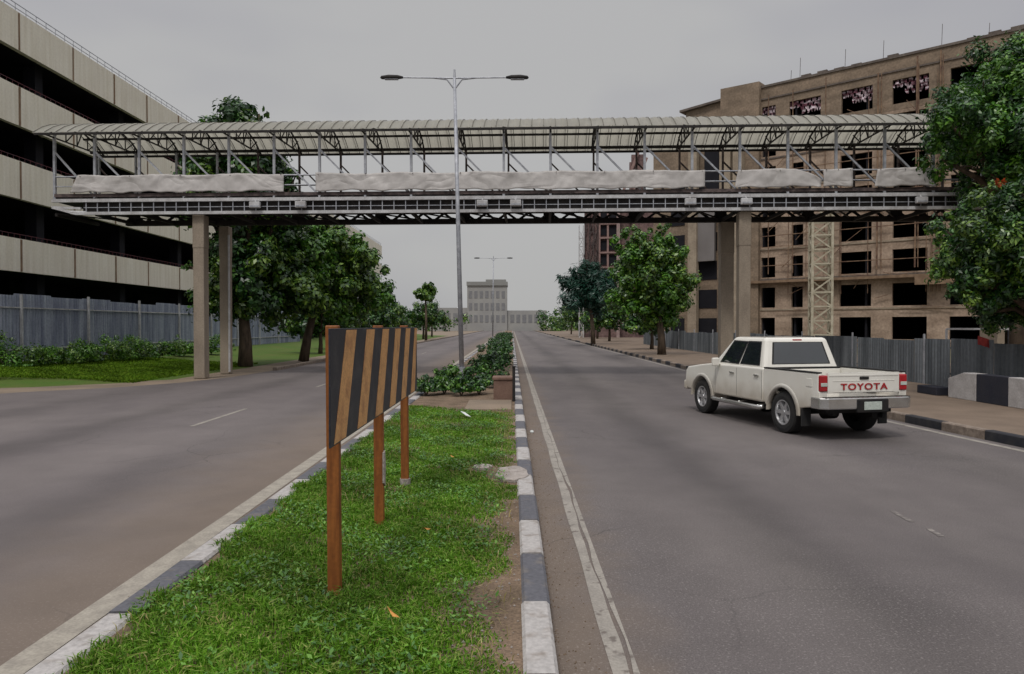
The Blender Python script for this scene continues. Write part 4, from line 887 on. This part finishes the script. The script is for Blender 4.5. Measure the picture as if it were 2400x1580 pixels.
# a row of lower trees that closes the verges further away
far_lab_l = ['leftmost', 'second', 'third', 'fourth', 'fifth', 'sixth']
for i, (x_, y_, h_) in enumerate(((-13.5, 50, 4.2), (-14, 58, 4.8), (-13.2, 68, 5.0), (-14, 78, 5.4), (-13, 104, 6), (-14, 124, 6.5))):
    C = [(x_, y_, h_ * .62, h_ * .30), (x_ + 1.2, y_ + .8, h_ * .55, h_ * .26), (x_ - 1.2, y_ - .5, h_ * .5, h_ * .27), (x_ + .3, y_ - 1, h_ * .78, h_ * .18)]
    tree('verge_tree', '%s low tree of the row receding along the left verge' % ['nearest', 'second nearest', 'third nearest', 'fourth nearest', 'fifth nearest', 'farthest'][i], (x_, y_, .05), C, 5000, .32, [G1, G4], .14, group='verge trees left of the road', elong=1.8)
for i, (x_, y_, h_) in enumerate(((11, 56, 4.5), (11.5, 84, 5.2), (12, 100, 6), (12, 126, 7), (12.5, 150, 8))):
    C = [(x_, y_, h_ * .62, h_ * .30), (x_ + 1.2, y_ + .8, h_ * .55, h_ * .26), (x_ - 1.2, y_ - .5, h_ * .5, h_ * .27), (x_ + .3, y_ - 1, h_ * .78, h_ * .18)]
    tree('verge_tree', '%s low tree of the row receding along the right verge' % ['nearest', 'second nearest', 'middle', 'second farthest', 'farthest'][i], (x_, y_, .05), C, 5000, .32, [G1, G4], .14, group='verge trees right of the road', elong=1.8)
hz = [(random.uniform(-90, 110), random.uniform(230, 330), 3, random.uniform(3, 6)) for _ in range(110)]
hz = [c for c in hz if not (-11 < c[0] < 9 and c[1] < 300)]
o = leaves('tree_line', hz, 40000, 1.1, [G1, G4], None); tag(o, 'low tree line along the horizon at the end of the road', 'tree line', None, 'stuff')
# shrubs by the blue fence
for i, (x_, y_, r_) in enumerate(((-19.8, 27.8, .95), (-19.3, 29.3, .6), (-19.2, 30.9, .8), (-18.9, 32.6, .85), (-18.6, 34.6, .85), (-18.3, 36.8, .75), (-18.2, 39.4, .8), (-18, 42.5, .8))):
    t = thing('fence_shrub', ['rounded shrub at the left picture edge before the blue fence', 'low shrub right of the rounded one before the blue fence', 'third shrub along the blue fence',
        'fourth shrub along the blue fence', 'fifth shrub along the blue fence', 'sixth shrub along the blue fence', 'seventh shrub along the blue fence', 'farthest shrub along the blue fence'][i],
        'shrub', (x_, y_, .3), 0, 'shrubs in front of the blue fence')
    m = MB()
    for j in range(6): a = j * 1.05; m.tube([(0, 0, 0), (r_ * .5 * math.cos(a), r_ * .5 * math.sin(a), r_ * .8)], [.02, .008], 5)
    obj('stems', m, M['bark'], t)
    leaves('foliage', [(0, 0, r_ * .6, r_), (.5, .7, r_ * .45, r_ * .7)], 3200, .11, [G2, G4], t, elong=2.0)

# ------------------------------------------------------------------ pickup truck
def pickup():
    body_m = mat('pickup_paint', (.76, .74, .68), (.70, .675, .61), rough=.28, scale=1.5, spec=.5, bscale=200, fine=.02)
    nt_ = body_m.node_tree; pb = nt_.nodes['Principled BSDF']; pb.inputs['Coat Weight'].default_value = .6
    # road dirt on the lower panels
    N = nt_.nodes; L = nt_.links; tcn = N.new('ShaderNodeTexCoord'); sp = N.new('ShaderNodeSeparateXYZ'); L.new(tcn.outputs['Object'], sp.inputs[0])
    nn = N.new('ShaderNodeTexNoise'); nn.inputs['Scale'].default_value = 3.5; nn.inputs['Detail'].default_value = 6; L.new(tcn.outputs['Object'], nn.inputs[0])
    ad = N.new('ShaderNodeMath'); ad.operation = 'MULTIPLY_ADD'; L.new(nn.outputs[0], ad.inputs[0]); ad.inputs[1].default_value = -.35; L.new(sp.outputs[2], ad.inputs[2])
    mr = N.new('ShaderNodeMapRange'); L.new(ad.outputs[0], mr.inputs[0]); mr.inputs[1].default_value = .35; mr.inputs[2].default_value = .72; mr.inputs[3].default_value = .6; mr.inputs[4].default_value = 0
    src = pb.inputs['Base Color'].links[0].from_socket; k = N.new('ShaderNodeMix'); k.data_type = 'RGBA'; L.new(mr.outputs[0], k.inputs[0]); L.new(src, k.inputs[6]); k.inputs[7].default_value = (.26, .20, .13, 1)
    L.new(k.outputs[2], pb.inputs['Base Color'])
    glass = mat('tinted_glass', (.012, .016, .018), (.016, .02, .024), rough=.03, spec=1.0, fine=0)
    glass.node_tree.nodes['Principled BSDF'].inputs['IOR'].default_value = 1.8
    rubber = mat('rubber', (.018, .018, .019), (.026, .025, .024), rough=.85, bump=.3, bscale=60)
    blk = mat('underbody', (.012, .012, .013), (.02, .018, .016), rough=.8)
    chrome = mat('chrome', (.62, .62, .61), (.5, .49, .47), rough=.22, metal=.85, fine=.04)
    alloy = mat('alloy', (.55, .55, .56), (.45, .45, .46), rough=.35, metal=.7, fine=.03)
    red = mat('tail_lamp_red', (.42, .012, .018), (.3, .01, .015), rough=.2, spec=.6, fine=.02)
    plate = mat('plate_white', (.5, .55, .5), (.42, .47, .42), rough=.4, scale=20)
    t = thing('pickup_truck', 'dusty cream white double cab pickup driving away in the right carriageway', 'pickup truck', (5.90, 13.40, .0), R(13))
    W = .88
    def arch(cy, r, n=12): return [(cy + r * math.cos(a), .385 + r * math.sin(a)) for a in [math.pi - math.pi * i / n for i in range(n + 1)]]
    # cab + bonnet body (y forward, rear axle at y=0)
    lo_ = [(.66, .50)] + [(2.55, .50)] + arch(3.085, .47) + [(3.62, .50), (3.86, .52), (3.93, .70), (3.90, .95), (3.80, 1.03), (3.2, 1.11), (2.62, 1.17), (.66, 1.17)]
    m = MB(); n = len(lo_)
    def sect(x, ins): return [(x, y_, z_) for y_, z_ in lo_]
    # lofted across: shoulders pulled in near the top for a rounded flank
    xs_ = [-W, -W + .05, W - .05, W]
    m.prism(lo_, -W, W)
    bd = obj('body', m, body_m, t, bevel=.045, seg=3)
    # bed
    m = MB()
    sidep = [(-1.02, .60)] + [(-.52, .52)] + arch(0, .47) + [(.60, .52), (.64, .52), (.64, 1.17), (-1.02, 1.17)]
    for sx in (-1, 1): m.prism(sidep, sx * (W + .005), sx * (W - .07))
    m.box(-W + .07, W - .07, .58, .64, .60, 1.15); m.box(-W + .07, W - .07, -1.0, .58, .70, .74)
    obj('cargo_bed', m, body_m, t, bevel=.02)
    for sx in (-1, 1):
        m = MB(); m.box(min(sx * .63, sx * .80), max(sx * .63, sx * .80), -.44, .44, .745, .95); obj('inner_wheel_arch', m, blk, t, bevel=.05)
    # arch flares
    for sx in (-1, 1):
        for cy in (0, 3.085):
            m = MB(); ar = arch(cy, .47, 16); ao = arch(cy, .535, 16)
            vs = []
            for (a, b) in zip(ar, ao): vs += [(sx * (W + .045), a[0], a[1]), (sx * (W + .01), b[0], b[1]), (sx * (W - .03), a[0], a[1])]
            fs = []
            for i in range(len(ar) - 1):
                q = 3 * i; fs += [(q, q + 3, q + 4, q + 1), (q + 2, q + 5, q + 3, q)]
            m.add(vs, fs); obj('arch_flare', m, body_m, t, smooth=True)
    # tailgate
    m = MB(); m.box(-.72, .72, -1.055, -1.0, .83, 1.18); m.box(-.70, .70, -1.062, -1.055, 1.12, 1.15); tg = obj('tailgate', m, body_m, t, bevel=.015)
    m = MB(); m.box(-.09, .09, -1.075, -1.05, 1.06, 1.11); obj('handle', m, blk, tg, bevel=.01)
    for sx in (-1, 1):
        m = MB(); m.box(sx * .725, sx * .885, -1.045, -1.0, .62, .86); obj('corner_panel', m, body_m, t, bevel=.015)
        m = MB(); m.box(sx * .728, sx * .875, -1.068, -.94, .86, 1.14); tl = obj('tail_light', m, red, t, bevel=.02)
        m = MB(); m.box(sx * .74, sx * .865, -1.076, -1.064, .95, 1.01); obj('indicator', m, plate, tl, bevel=.004)
    m = MB(); m.box(-.62, .62, -1.060, -1.054, .845, .855); m.box(-.62, .62, -1.060, -1.054, 1.035, 1.045); obj('pressing', m, body_m, tg)
    m = MB(); m.box(-(W + .012), -(W + .004), -.86, -.70, .93, 1.07); obj('fuel_flap', m, body_m, t, bevel=.01)
    m = MB()
    for sx in (-1, 1): m.box(min(sx * (W - .075), sx * (W + .012)), max(sx * (W - .075), sx * (W + .012)), -1.02, .62, 1.17, 1.195)
    m.box(-.80, .80, .585, .635, 1.15, 1.185); obj('bed_rail', m, rubber, t, bevel=.008)
    # lettering
    cu = bpy.data.curves.new('lettering', 'FONT'); cu.body = 'TOYOTA'; cu.size = .155; cu.extrude = .004; cu.align_x = 'CENTER'; cu.space_character = 1.15; cu.offset = .003
    tmp = bpy.data.objects.new('tmp', cu); COL.objects.link(tmp); bpy.context.view_layer.update()
    me = bpy.data.meshes.new_from_object(tmp.evaluated_get(bpy.context.evaluated_depsgraph_get())); bpy.data.objects.remove(tmp)
    me.materials.clear(); me.materials.append(red); lt = link('lettering', me, tg); lt.location = (0, -1.064, .885); lt.rotation_euler = (R(90), 0, 0); lt.scale = (1.35, 1, 1)
    # bumper
    m = MB(); ol = [(-.92, -.86), (-.92, -1.10), (-.80, -1.19), (-.22, -1.21), (.22, -1.21), (.80, -1.19), (.92, -1.10), (.92, -.86), (.84, -.86), (.84, -1.06), (-.84, -1.06), (-.84, -.86)]
    m.prism(ol, .56, .76, axis='z'); bp_ = obj('rear_bumper', m, chrome, t, bevel=.02)
    m = MB(); m.box(-.26, .36, -1.235, -1.18, .50, .735); obj('plate_recess', m, blk, bp_, bevel=.02)
    m = MB(); m.box(-.14, .21, -1.245, -1.236, .55, .69); pl_ = obj('number_plate', m, plate, bp_, bevel=.004)
    m = MB(); m.box(-.84, .84, -1.17, -1.07, .755, .768); obj('step_pad', m, blk, bp_)
    # underbody
    m = MB(); m.box(-.62, .62, -.98, .9, .47, .58); m.box(-.5, .5, .9, 3.7, .32, .5)
    m.tube([(-.7, 0, .385), (.7, 0, .385)], .05, 10); m.tube([(-.02, 0, .385), (.22, 0, .385)], .15, 12)
    m.tube([(.45, -1.0, .40), (.45, .8, .42)], .035, 8); m.box(.30, .56, -.9, -.45, .36, .5);
    for sx in (-1, 1): m.box(sx * .5 - .04, sx * .5 + .04, -.95, 3.6, .42, .56)
    obj('chassis', m, blk, t)
    for sx in (-1, 1):
        m = MB(); m.box(sx * .70, sx * .89, -.58, -.55, .20, .52); obj('mud_flap', m, rubber, t, bevel=.008)
        m = MB(); m.tube([(sx * .90, .62, .42), (sx * .94, .72, .40), (sx * .94, 2.45, .40), (sx * .90, 2.55, .42)], .045, 8)
        for yy_ in (.9, 1.6, 2.3): m.beam((sx * .94, yy_, .40), (sx * .5, yy_, .46), .04)
        obj('side_step', m, chrome, t, smooth=True)
    # wheels
    for sx in (-1, 1):
        for cy in (0, 3.085):
            wl = thing('wheel', None, None, (sx * .77, cy, .385)); wl.parent = t
            m = MB(); m.lathe([(-.115, .22), (-.125, .30), (-.115, .365), (-.085, .385), (.085, .385), (.115, .365), (.125, .30), (.115, .22), (-.115, .22)], (0, 0, 0), 'x', 40); obj('tyre', m, rubber, wl, smooth=False, bevel=0)
            m = MB(); m.lathe([(sx * -.09, .225), (sx * .10, .225), (sx * .118, .235), (sx * .118, .215), (sx * .085, .205), (sx * .03, .20), (sx * .03, .03)], (0, 0, 0), 'x', 40)
            for i in range(6):
                a = i * math.pi / 3; ca, sa = math.cos(a), math.sin(a); pa = (-sa, ca)
                P = lambda r_, o_, x_: (sx * x_, r_ * ca + o_ * pa[0], r_ * sa + o_ * pa[1])
                m.add([P(.04, -.035, .10), P(.04, .035, .10), P(.21, .028, .105), P(.21, -.028, .105), P(.04, -.045, .04), P(.04, .045, .04), P(.21, .038, .04), P(.21, -.038, .04)],
                      [(0, 1, 2, 3), (0, 4, 5, 1), (1, 5, 6, 2), (2, 6, 7, 3), (3, 7, 4, 0)])
            m.lathe([(sx * .112, .0), (sx * .112, .045), (sx * .06, .055)], (0, 0, 0), 'x', 16); obj('rim', m, alloy, wl)
            m = MB(); m.lathe([(sx * .028, .20), (sx * .028, .0)], (0, 0, 0), 'x', 24); obj('brake_disc', m, blk, wl)
    # greenhouse
    def frus(x0, x1, y0, y1, z0, X0, X1, YY0, YY1, z1, mm):
        mm.add([(x0, y0, z0), (x1, y0, z0), (x1, y1, z0), (x0, y1, z0), (X0, YY0, z1), (X1, YY0, z1), (X1, YY1, z1), (X0, YY1, z1)],
               [(0, 3, 2, 1), (4, 5, 6, 7), (0, 1, 5, 4), (1, 2, 6, 5), (2, 3, 7, 6), (3, 0, 4, 7)])
    m = MB(); frus(-.85, .85, .67, 2.72, 1.12, -.69, .69, .86, 2.02, 1.76, m); cb = obj('cab', m, body_m, t, bevel=.07, seg=3)
    def lerp(a, b, f): return a + (b - a) * f
    def cabp(side, fy, fz, off=.004):
        z_ = lerp(1.12, 1.76, fz); ya = lerp(.67, .86, fz); yb = lerp(2.72, 2.02, fz); xw = lerp(.85, .69, fz)
        return (side * (xw + off), lerp(ya, yb, fy), z_)
    def win(name, pts):
        n_ = Vector(pts[1]) - Vector(pts[0]); n_ = n_.cross(Vector(pts[3]) - Vector(pts[0])).normalized() * .004
        cc = sum((Vector(p_) for p_ in pts), Vector()) / 4
        if (cc - Vector((0, 1.6, 1.4))).dot(n_) < 0: n_ = -n_
        mm = MB(); P0 = [Vector(p_) for p_ in pts]; mm.add([p_ + n_ for p_ in P0] + [p_ - n_ * 2 for p_ in P0], [(0, 1, 2, 3), (0, 4, 5, 1), (1, 5, 6, 2), (2, 6, 7, 3), (3, 7, 4, 0)])
        g_ = obj(name, mm, glass, cb, bevel=.0)
        fm_ = MB(); Q0 = [cc + (p_ - cc) * (1.0 + .035 / (p_ - cc).length) for p_ in P0]
        fm_.add([p_ + n_ * .5 for p_ in Q0] + [p_ - n_ * 3 for p_ in Q0], [(0, 1, 2, 3), (0, 4, 5, 1), (1, 5, 6, 2), (2, 6, 7, 3), (3, 7, 4, 0)])
        obj('window_seal', fm_, rubber, g_); return g_
    for sd_ in (-1, 1):
        win('side_window', [cabp(sd_, .09, .16), cabp(sd_, .44, .16), cabp(sd_, .44, .84), cabp(sd_, .12, .84)])
        win('side_window', [cabp(sd_, .49, .16), cabp(sd_, .86, .16), cabp(sd_, .88, .84), cabp(sd_, .49, .84)])
    def rearp(fx, fz): z_ = lerp(1.12, 1.76, fz); xw = lerp(.85, .69, fz); return (lerp(-xw, xw, fx), lerp(.67, .86, fz) - .003, z_)
    win('rear_window', [rearp(.12, .2), rearp(.88, .2), rearp(.87, .84), rearp(.13, .84)])
    def frp(fx, fz): z_ = lerp(1.12, 1.76, fz); xw = lerp(.85, .69, fz); return (lerp(-xw, xw, fx), lerp(2.72, 2.02, fz) + .003, z_)
    win('windscreen', [frp(.07, .12), frp(.93, .12), frp(.92, .88), frp(.08, .88)])
    m = MB(); m.box(-.1, .1, .84, .87, 1.70, 1.725); obj('brake_light', m, red, cb)
    for sx in (-1, 1):
        m = MB(); m.box(sx * .90, sx * 1.06, 2.28, 2.36, 1.12, 1.30); m.beam((sx * .84, 2.32, 1.16), (sx * .92, 2.32, 1.18), .05); obj('mirror', m, body_m, t, bevel=.03)
        for yy_ in (.80, 1.72):
            m = MB(); m.box(sx * (W + .002), sx * (W + .03), yy_, yy_ + .16, 1.00, 1.03); obj('door_handle', m, chrome, t, bevel=.008)
        for yy_ in (.70, 1.62, 2.50):
            m = MB(); m.box(sx * (W + .0002), sx * (W + .0012), yy_, yy_ + .008, .55, 1.12); obj('door_seam', m, blk, t)
        m = MB(); m.box(sx * .60, sx * .86, 3.82, 3.90, .80, .98); obj('headlight', m, plate, t, bevel=.02)
    m = MB(); m.box(-.88, .88, 3.86, 4.02, .48, .70); obj('front_bumper', m, body_m, t, bevel=.04)
    m = MB(); m.box(-.55, .55, 3.88, 3.925, .74, .94); obj('grille', m, blk, t)
pickup()
